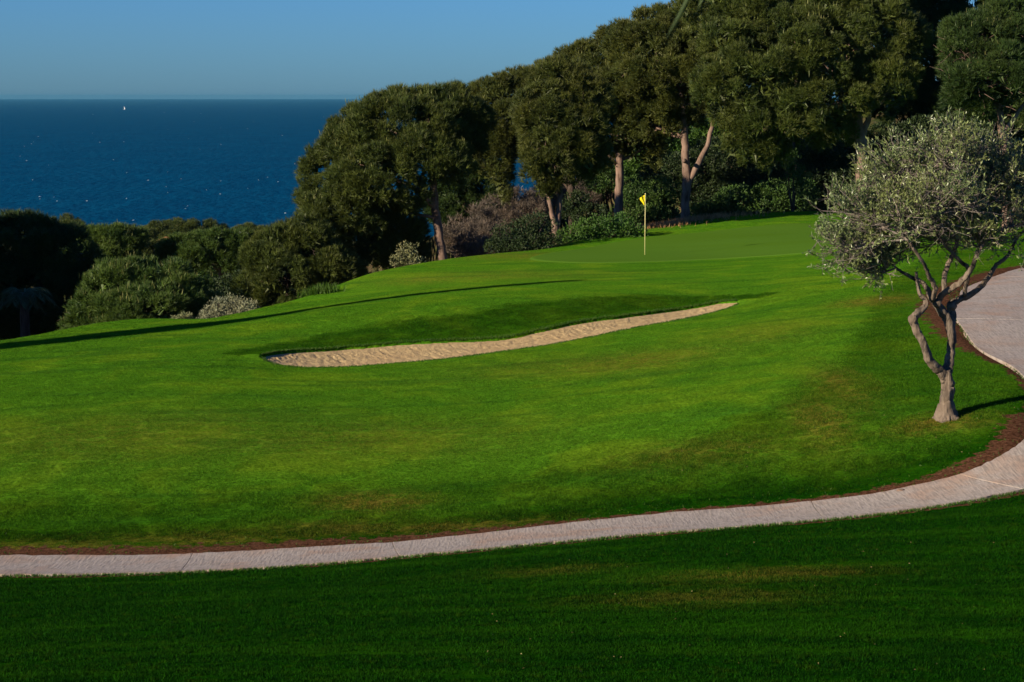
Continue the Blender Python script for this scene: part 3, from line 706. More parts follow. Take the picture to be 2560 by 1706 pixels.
# ------------------------------------------------------------------ olive tree by the path
def olive():
    Y = 33.6; rng = np.random.default_rng(77)
    base = P(2370, 1043, Y); base[2] = gz(base[0], base[1]); org = base.copy()
    root = empty('olive_tree', tuple(float(c) for c in org), 'gnarled olive tree with silvery crown and forked trunk beside the path', 'tree')
    def pt(px, py, dy=0.0): return P(px, py, Y + dy)
    st_ = []
    def stem(lst, wobble=.0):
        pts = np.array([pt(a, b, d) for a, b, r, d in lst]); rad = np.array([S(r, Y) * .86 for a, b, r, d in lst]); pr = resample(np.column_stack([pts, rad]), len(lst) * 5)
        q = smooth(pr[:, :3], 2); q[1:-1] += rng.normal(0, .006, q[1:-1].shape); st_.append((q, pr[:, 3])); return q, pr[:, 3]
    stem([(2366, 1062, 42, 0), (2364, 1038, 30, 0), (2366, 1010, 20, 0), (2369, 975, 18, 0), (2366, 945, 19, 0), (2362, 925, 20, 0)])
    stem([(2364, 945, 15, 0), (2345, 920, 14, -.1), (2325, 905, 13, -.15), (2315, 880, 11, -.2), (2305, 850, 11, -.2), (2290, 820, 11, -.2), (2281, 800, 13, -.2), (2290, 785, 11, -.2), (2310, 770, 9, -.15), (2318, 755, 7, -.1), (2300, 735, 6, -.1), (2292, 705, 5, -.1), (2290, 680, 4, 0)])
    stem([(2364, 945, 15, 0), (2374, 905, 13, .1), (2378, 870, 12, .15), (2379, 835, 13, .15), (2370, 800, 14, .15), (2355, 775, 13, .1), (2340, 758, 11, .1), (2325, 748, 8, .1), (2320, 720, 7, .1), (2300, 702, 6, .2), (2270, 690, 5, .3), (2240, 670, 4, .4)])
    stem([(2378, 820, 11, .15), (2382, 780, 11, .3), (2372, 762, 10, .3), (2390, 752, 10, .3), (2420, 740, 9, .4), (2450, 720, 8, .5), (2475, 690, 7, .6), (2490, 662, 6, .6), (2520, 640, 5, .7), (2540, 600, 4, .8)])
    stem([(2340, 758, 10, .1), (2355, 735, 9, 0), (2385, 718, 9, -.1), (2410, 700, 8, -.2), (2430, 670, 7, -.3), (2440, 640, 6, -.4), (2470, 590, 4, -.5)])
    stem([(2360, 735, 8, 0), (2358, 700, 7, .1), (2372, 660, 7, .2), (2390, 620, 6, .2), (2400, 560, 5, .2), (2410, 500, 3, .2)])
    stem([(2330, 752, 7, 0), (2340, 720, 7, -.2), (2325, 695, 6, -.3), (2310, 660, 5, -.5), (2270, 600, 4, -.7)])
    stem([(2410, 742, 7, .35), (2418, 700, 6, .2), (2425, 670, 6, .1), (2395, 650, 5, 0), (2350, 600, 4, -.1), (2300, 520, 3, .3)])
    w = MB()
    for q, r in st_: w.tube(q, r, 18, .5, 0, .05, rng, True, .11)
    for a in (0.3, 1.5, 2.7, 3.5, 4.6, 5.5):      # root flare
        d = np.array((math.cos(a), math.sin(a) * .8, 0)); e = org + d * rng.uniform(.15, .27); e[2] = gz(e[0], e[1]) - .02
        w.tube(bez(org + np.array((0, 0, .26)), org + d * .12 + np.array((0, 0, .05)), e, 6), np.linspace(.085, .025, 6), 8, .5, 0, .15, rng)
    for (px, py, r, dy) in [(2281, 800, 15, -.22), (2342, 758, 14, .05), (2382, 765, 13, .25)]:    # knobs where limbs were cut
        c = pt(px, py, dy); w.tube(np.array([c - (.05, .03, -.01), c, c + (.05, .03, .01)]), [S(r, Y) * .5, S(r, Y), S(r, Y) * .5], 10, .8, 0, .15, rng)
    lob = [(2145, 540, 105, 85, -.2), (2110, 630, 90, 65, -.5), (2200, 620, 110, 75, .5), (2250, 430, 105, 90, .2), (2250, 540, 130, 90, -.7), (2360, 395, 105, 85, -.4), (2455, 390, 100, 80, .4),
           (2375, 500, 130, 95, -.9), (2470, 500, 120, 110, .0), (2560, 470, 95, 100, .2), (2590, 560, 100, 90, -.2), (2340, 600, 120, 70, .6), (2450, 600, 110, 70, -.3), (2200, 470, 90, 75, .9), (2420, 450, 120, 110, 1.1), (2300, 480, 120, 110, 1.2), (2640, 480, 80, 80, .4), (2180, 670, 90, 35, -.1)]
    C, R = lobes3(lob, Y, rng); R[:, 1] = np.clip(R[:, 1], .5, .85)
    leaves = MB(); tw = MB()
    for c, r in zip(C, R):
        best = min(((np.linalg.norm(q[k] - c) + (0 if k > len(q) * .6 else .4), q[k], rad[k]) for q, rad in st_[1:] for k in range(len(q) // 2, len(q))), key=lambda z: z[0])
        a = best[1]; main = bez(a, (a + c) / 2 + rng.normal(0, .1, 3) - np.array((0, 0, .08)), c, 8)
        tw.tube(main, np.linspace(min(best[2] * .8, .03), .012, 8), 6, .3, 0, .1, rng, False)
        ns_ = int(34 * (r[0] * r[2] / .35) ** .8) + 8
        for _ in range(ns_):
            s0 = main[rng.integers(3, 8)]; d = rdirs(rng, 1)[0]
            if d[2] < -.45 and rng.uniform() < .6: d[2] *= -1
            e = c + d * r * rng.uniform(.72, .95); b1 = bez(s0, (s0 + e) / 2 + rng.normal(0, .07, 3), e, 5)
            tw.tube(b1, np.linspace(.009, .0045, 5), 4, .6, 0, 0, None, False)
            bare = rng.uniform() < (.46 if d[2] < .3 else .10)
            for k in range(8):
                f = b1[rng.integers(1, 5)]; dd = unit(d * .55 + np.array((0, 0, .55)) + rng.normal(0, .5, 3)); Lg = rng.uniform(.14, .40)
                if bare: dd = unit(dd + rng.normal(0, .5, 3) - np.array((0, 0, .25)))
                e2 = f + dd * Lg; m2 = (f + e2) / 2 + rng.normal(0, .025, 3)
                tw.tube(np.array([f, m2, e2]), [.0042, .0032, .0016], 3, .9, 0, 0, None, False)
                nl = rng.integers(0, 3) if bare else rng.integers(9, 16)
                if nl:
                    u = rng.uniform(.25, 1.0, nl); lp = f + (e2 - f) * u[:, None]; ld = unit(dd * .8 + rng.normal(0, .55, (nl, 3)) + np.array((0, 0, .15)))
                    add_leaves(leaves, lp, ld, .074, .024, rng, np.clip(rng.normal(.5, .3, nl), 0, 1))
    # leaf mass deep in the crown
    w.build('trunk', M_OLIVE_BARK, root, smooth=True, origin=org)
    tw.build('branches', M_TWIG, root, smooth=True, origin=org)
    leaves.build('crown', M_OLIVE, root, origin=org)
olive()

# ------------------------------------------------------------------ pines behind the green
pine('stone_pine', 'broad stone pine leaning over the sea at the left end of the pine row', 79,
     [[(1108, 650, 23, 0), (1100, 600, 21, 0), (1090, 540, 20, .1), (1084, 480, 19, .2), (1080, 420, 15, .3), (1070, 350, 10, .4)], [(1086, 520, 12, .1), (1040, 470, 10, -.3), (970, 440, 8, -.6)], [(1088, 545, 8, 0), (1030, 535, 6, .3), (960, 530, 5, .5)]],
     [(1010, 325, 170, 80, .6), (1120, 300, 95, 66, .9), (900, 395, 90, 80, -.3), (835, 455, 75, 75, .2), (860, 545, 90, 80, -.6), (950, 460, 110, 90, -1.2), (960, 570, 90, 70, .8), (900, 620, 90, 50, .2), (810, 520, 50, 60, .9), (1060, 400, 110, 80, -.6), (1150, 360, 50, 75, .4), (1000, 640, 60, 40, 1.4)], 101, (M_PINE, M_CANDLE), M_BARK, candle=.10, per=24)
pine('stone_pine', 'stone pine with olive green crown hanging low over the blue sea gap', 93,
     [[(1432, 640, 22, 0), (1432, 570, 20, 0), (1428, 500, 19, 0), (1430, 430, 20, 0), (1420, 370, 14, 0)], [(1428, 480, 11, 0), (1390, 430, 9, 0), (1330, 405, 6, .2), (1290, 385, 4, .3)]],
     [(1255, 270, 75, 66, .3), (1330, 245, 90, 60, .8), (1235, 350, 58, 70, -.3), (1285, 315, 62, 60, -.7), (1235, 420, 36, 50, .1), (1252, 462, 22, 34, .2), (1395, 220, 90, 60, 1.2), (1335, 300, 60, 60, .6), (1200, 275, 55, 50, .8), (1195, 340, 42, 52, .9)], 102, (M_PINE_OLIVE, M_CANDLE), M_BARK_DARK, candle=.05, per=22, low=-.7)
pine('stone_pine', 'stone pine with a trunk forked low into two slim leaning stems', 78.6,
     [[(1394, 640, 21, 0), (1390, 600, 18, 0), (1388, 560, 17, 0)], [(1388, 575, 14, 0), (1380, 530, 12, 0), (1368, 480, 11, 0), (1358, 440, 9, 0), (1360, 380, 6, 0)], [(1390, 575, 14, 0), (1398, 530, 12, .2), (1402, 470, 11, .3), (1400, 420, 9, .3), (1410, 360, 6, .3)]],
     [(1370, 300, 70, 80, -.3), (1374, 390, 52, 62, -.9), (1420, 350, 75, 75, -.4), (1440, 270, 70, 70, .2), (1368, 440, 36, 36, -.2), (1410, 425, 66, 44, .2), (1455, 390, 55, 55, -.3), (1400, 210, 60, 50, .6)], 103, (M_PINE_OLIVE, M_CANDLE), M_BARK, candle=.02, per=24, low=-.6)
pine('stone_pine', 'stone pine with single straight trunk rising just left of the yellow flag', 88,
     [[(1545, 600, 25, 0), (1545, 560, 22, 0), (1546, 500, 20, 0), (1550, 430, 19, 0), (1548, 370, 18, 0), (1550, 300, 14, 0), (1560, 230, 8, 0)], [(1540, 410, 11, 0), (1515, 380, 9, .1), (1480, 345, 7, .2), (1450, 310, 5, .3)]],
     [(1470, 190, 85, 66, .5), (1560, 140, 85, 66, .9), (1480, 290, 80, 60, -.5), (1560, 240, 95, 80, -.8), (1540, 335, 80, 45, -.2), (1620, 300, 60, 60, .3), (1420, 330, 50, 45, .4), (1610, 190, 70, 60, .1), (1600, 370, 50, 40, .2), (1500, 370, 50, 36, .6), (1495, 250, 62, 60, 1.2), (1430, 260, 50, 60, 1.2)], 104, (M_PINE_OLIVE, M_CANDLE), M_BARK, candle=.06, per=24)
pine('stone_pine', 'stone pine whose pale trunk splits in a V with a sawn branch stub', 86,
     [[(1712, 600, 25, 0), (1712, 565, 22, 0), (1714, 510, 21, 0), (1718, 450, 22, 0), (1714, 400, 18, 0), (1712, 340, 17, 0), (1710, 280, 15, 0), (1700, 220, 9, 0)], [(1720, 460, 16, 0), (1745, 410, 14, -.1), (1768, 370, 12, -.1), (1782, 310, 10, -.1), (1790, 250, 7, 0)], [(1712, 405, 8, 0), (1711, 402, 9, -.55), (1711, 402, 9, -.6)]],
     [(1640, 95, 85, 62, .5), (1720, 80, 90, 60, .9), (1650, 180, 85, 72, -.4), (1740, 165, 80, 75, -.7), (1700, 250, 85, 50, .2), (1620, 250, 60, 55, .6), (1590, 130, 55, 50, 1), (1640, 310, 50, 50, .4), (1690, 300, 60, 40, .9), (1790, 90, 70, 60, .6), (1620, 300, 50, 60, 1.3), (1600, 210, 60, 60, 1.2)], 105, (M_PINE_OLIVE, M_CANDLE), M_BARK, candle=.10, per=24)
pine('stone_pine', 'largest stone pine with wide deep green crown above the olive tree', 79,
     [[(2152, 560, 34, 0), (2155, 480, 31, 0), (2156, 400, 29, 0), (2150, 330, 24, 0), (2140, 270, 18, 0), (2120, 200, 12, 0)], [(2158, 340, 15, 0), (2172, 290, 14, 0), (2176, 250, 12, 0), (2190, 200, 8, 0)]],
     [(1850, 110, 90, 75, .3), (1950, 50, 120, 80, .8), (1830, 210, 80, 80, -.4), (1930, 180, 110, 85, -.9), (2050, 130, 130, 100, -.6), (2180, 90, 120, 85, .2), (2200, 210, 100, 75, -.4), (2070, 250, 110, 65, -1), (1852, 310, 60, 62, 0), (1930, 310, 90, 60, -.3), (2100, 20, 120, 80, 1), (1800, 20, 90, 60, 1.5), (1862, 372, 46, 36, .1), (1910, 375, 60, 40, .3), (2070, 320, 70, 44, .2), (2000, 300, 80, 60, .6)], 106, (M_PINE, M_CANDLE), M_BARK, candle=.08, per=22, limb_r=.14, dens=1.4)
pine('stone_pine', 'right edge stone pine with bare pale twigs under its crown', 73,
     [[(2520, 560, 26, 0), (2515, 450, 24, 0), (2505, 330, 20, 0), (2490, 220, 14, 0)], [(2510, 330, 12, 0), (2560, 260, 9, 0), (2620, 200, 7, 0)]],
     [(2440, 120, 80, 66, 0), (2530, 90, 95, 72, .5), (2420, 205, 55, 60, -.5), (2520, 190, 85, 66, -.7), (2620, 160, 90, 80, 0), (2460, 260, 60, 36, .1)], 107, (M_PINE_DEEP, M_CANDLE), M_BARK, candle=.08, per=24, twigs=160, tw_len=1.2)
pine('stone_pine', 'tall dark stone pine behind the others touching the top of the picture', 96,
     [[(1994, 520, 26, 0), (1996, 430, 24, 0), (1992, 330, 22, 0), (1990, 220, 16, 0), (1995, 120, 9, 0)]],
     [(1900, 20, 110, 70, 0), (2030, -10, 130, 80, .6), (2170, -20, 120, 80, .2), (2080, 90, 110, 80, .9), (1960, 120, 100, 80, 1.2), (2200, 110, 100, 90, 1), (2090, 210, 90, 70, 1.4)], 108, (M_PINE_DEEP, M_CANDLE), M_BARK_DARK, candle=.06, per=18)
pine('stone_pine', 'dark stone pine with leaning trunk behind the largest pine', 99,
     [[(1880, 500, 16, 0), (1866, 430, 15, 0), (1845, 370, 15, 0), (1825, 310, 12, 0), (1810, 240, 8, 0)]],
     [(1760, 200, 80, 60, 0), (1850, 190, 90, 60, .5), (1800, 120, 100, 60, 1), (1900, 260, 90, 60, .6), (1750, 90, 80, 60, .3)], 109, (M_PINE, M_CANDLE), M_BARK_DARK, per=18)
pine('stone_pine', 'shaded stone pine behind the right edge pine and the olive', 100,
     [[(2330, 520, 24, 0), (2330, 400, 22, 0), (2325, 280, 18, 0), (2330, 160, 10, 0)]],
     [(2300, 60, 130, 80, 0), (2330, 120, 110, 80, .3), (2350, 230, 100, 70, .2), (2420, 30, 130, 80, .5), (2540, 10, 130, 80, 0), (2340, 170, 120, 80, .7), (2460, 170, 120, 90, .9), (2260, 260, 90, 60, .5), (2380, 290, 110, 60, .4), (2560, 290, 110, 90, .2), (2480, 370, 110, 70, 0)], 110, (M_PINE_DEEP, M_CANDLE), M_BARK_DARK, per=17)

pine('shaded_pine', 'dark shaded pine behind the leaning pine left of the sea gap', 104,
     [[(1160, 620, 16, 0), (1160, 540, 14, 0), (1165, 450, 9, 0)]],
     [(1140, 430, 60, 60, 0), (1200, 470, 55, 60, .4), (1130, 520, 60, 55, -.3), (1225, 525, 42, 46, 0), (1180, 550, 70, 40, .2), (1258, 510, 16, 44, .3)], 111, (M_PINE_DEEP, M_CANDLE), M_BARK_DARK, per=18, low=-.8)

# ------------------------------------------------------------------ trees in the hollow on the left
L_GROUP = 'trees in the hollow below the fairway'
dark = pine('round_pine', 'big dark round pine in deep shade at the left edge', 74,
     [[(90, 900, 26, 0), (95, 800, 24, 0), (100, 700, 18, 0), (100, 640, 10, 0)]],
     [(50, 640, 120, 85, 0), (140, 660, 100, 80, .4), (-40, 690, 110, 90, 0), (180, 740, 80, 90, .2), (60, 750, 130, 90, -.6), (110, 820, 120, 60, .2), (-60, 800, 100, 80, 0)], 120, (M_PINE_DEEP, M_CANDLE), M_BARK_DARK, L_GROUP, candle=0, per=20, low=-.8)
pine('young_pine', 'sunlit bushy young pine crowned with upright pale shoots below the fairway', 62.5,
     [[(350, 860, 14, 0), (350, 800, 12, 0), (360, 740, 9, 0), (380, 690, 5, 0)]],
     [(300, 735, 80, 58, -.2), (375, 700, 75, 45, .2), (455, 745, 80, 50, .1), (240, 790, 62, 42, 0), (380, 780, 110, 55, -.8), (490, 790, 55, 40, .3), (215, 830, 45, 40, 0), (320, 830, 90, 40, -.5), (430, 830, 80, 30, -.2)], 121, (M_PINE_YOUNG, M_CANDLE), M_BARK_DARK, L_GROUP, candle=.13, per=24, L=.2, cr=.36, up=1.3, low=-.6)
pine('round_pine', 'dense dark green round pine behind the young pine', 96,
     [[(270, 800, 18, 0), (268, 700, 15, 0), (265, 640, 8, 0)]],
     [(225, 615, 60, 38, 0), (295, 612, 62, 36, .3), (260, 655, 80, 48, -.4), (320, 660, 50, 46, 0), (200, 670, 50, 50, .2), (270, 710, 80, 40, 0)], 122, (M_PINE_YOUNG, M_CANDLE), M_BARK_DARK, L_GROUP, per=20, candle=0.02)
pine('umbrella_pine', 'umbrella pine with pale forked trunk and flat green canopy in the hollow', 98,
     [[(556, 760, 10, 0), (555, 720, 8, 0), (551, 690, 8, 0), (548, 660, 7, 0), (545, 640, 5, 0)], [(551, 690, 6, 0), (535, 665, 5, 0), (515, 650, 4, 0)]],
     [(480, 625, 62, 30, 0), (560, 615, 66, 32, .3), (450, 650, 42, 30, -.2), (610, 640, 50, 44, .1), (520, 640, 60, 26, -.6), (590, 665, 40, 26, -.4)], 123, (M_PINE_YOUNG, M_CANDLE), M_BARK, L_GROUP, per=20, low=-.3)
pine('round_pine', 'leafy dark pine tucked under the left side of the big leaning pine', 76,
     [[(720, 780, 14, 0), (718, 700, 12, 0), (720, 640, 8, 0)]],
     [(690, 640, 66, 48, 0), (760, 610, 60, 45, .3), (720, 690, 80, 55, -.5), (800, 680, 80, 60, 0), (660, 710, 50, 50, .2), (850, 690, 60, 40, .4), (740, 740, 90, 40, 0)], 124, (M_PINE, M_CANDLE), M_BARK_DARK, L_GROUP, per=20, candle=.04, low=-.8)
pine('round_pine', 'rounded pine thicket standing highest against the sea on the left', 300,
     [[(440, 760, 10, 0), (440, 650, 9, 0), (440, 600, 5, 0)]],
     [(400, 590, 42, 27, 0), (455, 580, 48, 24, .5), (520, 588, 44, 25, 0), (430, 618, 70, 36, -.8), (510, 618, 60, 34, -.5)], 125, (M_PINE, M_CANDLE), M_BARK_DARK, L_GROUP, per=18, cr=.8, L=.45, W=.08)
pine('round_pine', 'small rounded pine at the sea edge beside the white house', 335,
     [[(630, 680, 7, 0), (630, 620, 6, 0), (630, 590, 4, 0)]],
     [(612, 582, 26, 12, 0), (640, 584, 26, 12, .4), (625, 600, 50, 16, 0)], 126, (M_PINE, M_CANDLE), M_BARK_DARK, L_GROUP, per=18, cr=.8, L=.5, W=.09)
far = pine('far_pine', 'distant pine canopy between the white house and the leaning pine', 170,
     [[(700, 720, 8, 0), (700, 640, 7, 0), (700, 610, 4, 0)]],
     [(670, 600, 50, 16, 0), (730, 598, 50, 18, .4), (700, 620, 80, 26, -.6), (640, 622, 50, 20, 0)], 127, (M_PINE, M_CANDLE), M_BARK_DARK, L_GROUP, per=14, cr=.6, L=.34, W=.06)
pine('far_pine', 'distant pale green pine crown left of the round thicket by the sea', 175,
     [[(160, 720, 8, 0), (160, 620, 7, 0), (165, 570, 4, 0)]],
     [(155, 568, 26, 18, 0), (185, 582, 30, 16, .4), (170, 605, 50, 30, -.6), (240, 605, 60, 22, 0), (330, 600, 50, 18, .3), (90, 600, 60, 30, 0)], 128, (M_PINE, M_CANDLE), M_BARK_DARK, L_GROUP, per=14, cr=.6, L=.34, W=.06)
for (px, py, Y, sc, rz, lab) in [(380, 630, 128, 1.0, 1.0, 'small dark pine crown just right of the dense round pine'), (640, 645, 122, 1.0, 2.2, 'olive green pine crown right of the umbrella pine'), (640, 690, 92, .8, 4.0, 'low shaded pine behind the silver shrub'), (330, 650, 118, .9, 3.0, 'shaded pine crown behind the shoots of the young pine')]:
    c = P(px, py, Y); g = gz(c[0], c[1]); copy_tree(far, (float(c[0]), float(c[1]), g), rz, sc * (c[2] - g) / (P(700, 600, 170)[2] - far.location[2]) , lab, L_GROUP)

# ------------------------------------------------------------------ off to the left: trees whose shade falls into the view
def cypress(loc, h, r, seed, label):
    rng = np.random.default_rng(seed); root = empty('cypress_tree', loc, label, 'tree')
    mb = MB(); n = 2600; u = rng.uniform(0, 1, n) ** .8; a = rng.uniform(0, 2 * np.pi, n)
    rr = r * np.sin(np.pi * np.clip(u * .9 + .1, 0, 1)) ** .6 * (1 - .35 * u) * rng.uniform(.55, 1.08, n)
    pos = np.stack([np.cos(a) * rr, np.sin(a) * rr, .5 + u * (h - .5)], 1); dd = unit(np.stack([np.cos(a) * .4, np.sin(a) * .4, np.ones(n)], 1))
    add_tufts(mb, pos, dd, .42, .09, 7, .35, rng, rng.uniform(0, 1, n)); mb.build('crown', M_SHRUB_DARK, root)
    w = MB(); w.tube(np.array([(0, 0, -.2), (0, 0, h * .5), (0, 0, h * .95)]), [.2, .13, .03], 8); w.build('trunk', M_BARK_DARK, root, smooth=True)
    return root
sdir = np.array((math.cos(SUN_AZ), math.sin(SUN_AZ)))
tip = on_ground(1390, 705); mid_ = on_ground(600, 806)
dirv = (tip - mid_)[:2]; 
b0 = tip[:2] - sdir * 26.0; g0 = gz(b0[0], b0[1]); hh = tip[2] + 26.0 * math.tan(SUN_EL) - g0
cypress((float(b0[0]), float(b0[1]), g0), float(hh), .48, 300, 'tall slender dark cypress standing left of the fairway')

for (x, y, s, lab) in [(-29, 66, 1.5, 'large dark pine out of view left of the shaded round pine'), (-38, 70, 1.7, 'second dark pine out of view farther left of the fairway'), (-27.5, 58.5, 1.15, 'third dark pine out of view left of the fairway')]:
    copy_tree(dark, (x, y, gz(x, y)), 1.0 + x, s, lab, L_GROUP)

# ------------------------------------------------------------------ understory behind the green
U_GROUP = 'shrubs under the pines behind the green'
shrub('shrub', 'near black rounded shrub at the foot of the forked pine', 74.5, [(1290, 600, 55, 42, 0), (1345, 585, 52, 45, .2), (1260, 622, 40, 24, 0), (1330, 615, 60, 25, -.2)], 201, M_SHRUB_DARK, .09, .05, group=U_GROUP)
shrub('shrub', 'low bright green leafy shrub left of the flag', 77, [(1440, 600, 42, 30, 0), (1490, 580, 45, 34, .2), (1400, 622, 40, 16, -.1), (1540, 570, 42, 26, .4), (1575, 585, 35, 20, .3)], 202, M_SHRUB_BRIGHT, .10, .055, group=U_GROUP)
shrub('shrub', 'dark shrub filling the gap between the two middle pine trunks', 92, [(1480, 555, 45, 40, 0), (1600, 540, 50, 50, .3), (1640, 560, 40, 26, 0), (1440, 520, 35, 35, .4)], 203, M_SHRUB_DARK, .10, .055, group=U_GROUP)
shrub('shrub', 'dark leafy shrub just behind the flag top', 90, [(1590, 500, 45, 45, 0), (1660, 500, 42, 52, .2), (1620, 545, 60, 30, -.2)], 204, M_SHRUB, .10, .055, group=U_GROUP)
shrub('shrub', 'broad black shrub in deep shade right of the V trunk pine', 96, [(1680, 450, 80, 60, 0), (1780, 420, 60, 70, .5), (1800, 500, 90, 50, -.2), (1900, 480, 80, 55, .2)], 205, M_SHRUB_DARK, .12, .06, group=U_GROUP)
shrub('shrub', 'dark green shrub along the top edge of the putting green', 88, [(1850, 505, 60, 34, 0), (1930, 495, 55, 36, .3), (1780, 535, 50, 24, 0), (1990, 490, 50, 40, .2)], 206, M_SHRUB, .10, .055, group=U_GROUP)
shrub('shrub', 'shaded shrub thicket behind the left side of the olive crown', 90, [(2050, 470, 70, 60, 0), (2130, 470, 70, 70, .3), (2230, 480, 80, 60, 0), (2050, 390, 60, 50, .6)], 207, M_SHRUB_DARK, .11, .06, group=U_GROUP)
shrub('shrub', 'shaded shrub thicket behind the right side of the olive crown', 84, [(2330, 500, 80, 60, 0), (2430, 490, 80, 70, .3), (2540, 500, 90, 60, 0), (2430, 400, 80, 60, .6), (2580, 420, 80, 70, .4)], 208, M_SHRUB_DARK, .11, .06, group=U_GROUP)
shrub('shrub', 'added tall shrub, coloured dark for shade, between the leaning dark trunk and the largest pine', 98, [(1930, 400, 70, 60, 0), (2020, 380, 60, 60, .3), (1880, 440, 70, 50, .2), (2100, 350, 50, 50, .6)], 216, M_SHRUB_DARK, .13, .07, group=U_GROUP)  # added shrubs; their dark leaves stand for shade between the trunks
shrub('shrub', 'added tall shrub, coloured dark for shade, right of the trunk of the largest pine', 97, [(2220, 380, 70, 70, 0), (2310, 370, 70, 70, .3), (2250, 440, 90, 50, .2), (2420, 340, 80, 60, .6)], 217, M_SHRUB_DARK, .13, .07, group=U_GROUP)
shrub('shrub', 'dark shrub behind the silver shrub under the umbrella pine', 84, [(600, 720, 50, 34, 0), (520, 735, 50, 30, .3), (660, 735, 50, 30, .2), (580, 750, 70, 26, -.3)], 218, M_SHRUB_DARK, .12, .06, group=L_GROUP)
shrub('shrub', 'dark green bush in the hollow left of the umbrella pine trunk', 104, [(490, 690, 50, 30, 0), (440, 700, 50, 30, .3), (520, 715, 50, 26, -.2)], 220, M_SHRUB, .13, .07, group=L_GROUP)
shrub('shrub', 'dark green bush in the hollow right of the umbrella pine trunk', 103, [(600, 690, 40, 26, 0), (640, 700, 42, 26, .3), (590, 712, 40, 22, -.2)], 221, M_SHRUB, .13, .07, group=L_GROUP)
shrub('shrub', 'small upright green shrub beside the dark trunk right of the green', 86, [(1975, 420, 20, 40, 0), (2000, 450, 22, 26, .1)], 219, M_SHRUB, .08, .035, group=U_GROUP)
shrub('shrub', 'bright green shrub on the hillside framed by the V trunk pine', 112, [(1745, 355, 45, 40, 0), (1780, 330, 40, 30, .4), (1700, 390, 40, 30, 0)], 209, M_SHRUB_BRIGHT, .13, .07, group=U_GROUP)
shrub('shrub', 'green hillside shrub between the single trunk and the V trunk', 110, [(1620, 400, 50, 36, 0), (1660, 370, 45, 36, .3), (1580, 430, 45, 30, 0)], 210, M_SHRUB_BRIGHT, .13, .07, group=U_GROUP)
shrub('shrub', 'yellow green hillside shrub left of the single trunk pine', 108, [(1510, 440, 40, 28, 0), (1480, 470, 40, 24, .2), (1590, 470, 50, 24, 0)], 211, M_SHRUB, .12, .06, group=U_GROUP)
shrub('shrub', 'yellow orange sunlit bush glimpsed in the dark below the largest pine', 108, [(2050, 335, 26, 20, 0), (2075, 322, 18, 16, .2)], 212, leaf_mat('autumn_leaves', (0.20, 0.12, 0.01), (0.36, 0.20, 0.04)), .12, .06, group=U_GROUP)
shrub('shrub', 'pale leaved shrub in front of the leaning pine trunk', 70, [(1020, 640, 20, 28, 0), (1002, 656, 18, 13, 0), (1042, 656, 16, 13, 0)], 213, M_CREAM, .08, .045, cat='shrub')
shrub('shrub', 'silver grey oleaster shrub at the fairway edge', 58.5, [(545, 778, 28, 25, 0), (580, 770, 28, 25, .2), (618, 778, 22, 20, 0), (522, 796, 18, 14, .1), (568, 796, 42, 15, -.2)], 214, M_SILVER, .075, .022, cr=.16)
shrub('shrub', 'tiny pale shrub left of the silver oleaster', 58.5, [(462, 800, 12, 12, 0), (436, 806, 10, 7, 0)], 215, M_CREAM, .07, .03, cr=.1)
D_GROUP = 'dry scrub on the slope behind the pines'
for i, (px, py, rx, ry, Y, lab) in enumerate([(1150, 585, 45, 34, 88, 'dry mauve grey shrub beside the leaning pine trunk'), (1200, 560, 45, 36, 92, 'dry bush second from the leaning pine trunk'), (1250, 530, 45, 34, 98, 'dry bush highest against the blue sea gap'),
        (1310, 510, 48, 32, 104, 'dry bush below the sea gap behind the forked pine'), (1190, 615, 50, 24, 82, 'low dry bush at the fairway edge'), (1370, 500, 44, 34, 108, 'dry bush between the forked pine stems'), (1450, 475, 46, 34, 108, 'dry bush left of the single straight trunk'), (1240, 590, 45, 30, 90, 'dry bush behind the near black shrub')]):
    shrub('dry_shrub', lab, Y, [(px - rx * .3, py, rx * .7, ry, 0), (px + rx * .4, py + 5, rx * .6, ry * .8, .3), (px, py + ry * .7, rx, ry * .6, -.2)], 230 + i, M_DRY, .20, .016, cr=.26, per=20, style='tuft', group=D_GROUP, up=.6, stem_mat=M_BARK)

# wild grass at the turf edge
def grass_clump(name, label, px, py, Y, w, h, n, seed, mat, cat='grass'):
    rng = np.random.default_rng(seed); c = P(px, py, Y); c[2] = gz(c[0], c[1]); mb = MB()
    p = np.stack([rng.normal(0, w, n), rng.normal(0, w * .5, n), np.zeros(n)], 1); p[:, 2] = base_z(c[0] + p[:, 0], c[1] + p[:, 1]) - c[2] - .02
    add_tufts(mb, p, unit(np.array((0, 0, 1.)) + rng.normal(0, .25, (n, 3))), h, .02, 4, .2, rng, rng.uniform(0, 1, n))
    return setp(mb.build(name, mat, origin=None), label=label, category=cat), c
for a in [('grass_clump', 'tall wild grass clump on the slope edge right of the silver shrub', 800, 737, 59.6, .26, .34, 150, 260, M_BLADE), ('grass_clump', 'dry reddish grass at the foot of the V trunk pine', 1700, 572, 83, 1.3, .28, 900, 261, M_STRAW), ('grass_clump', 'dry straw grass between the flag and the V trunk pine', 1640, 580, 81, .8, .2, 400, 262, M_STRAW)]:
    o, c = grass_clump(*a); o.location = tuple(float(q) for q in c)

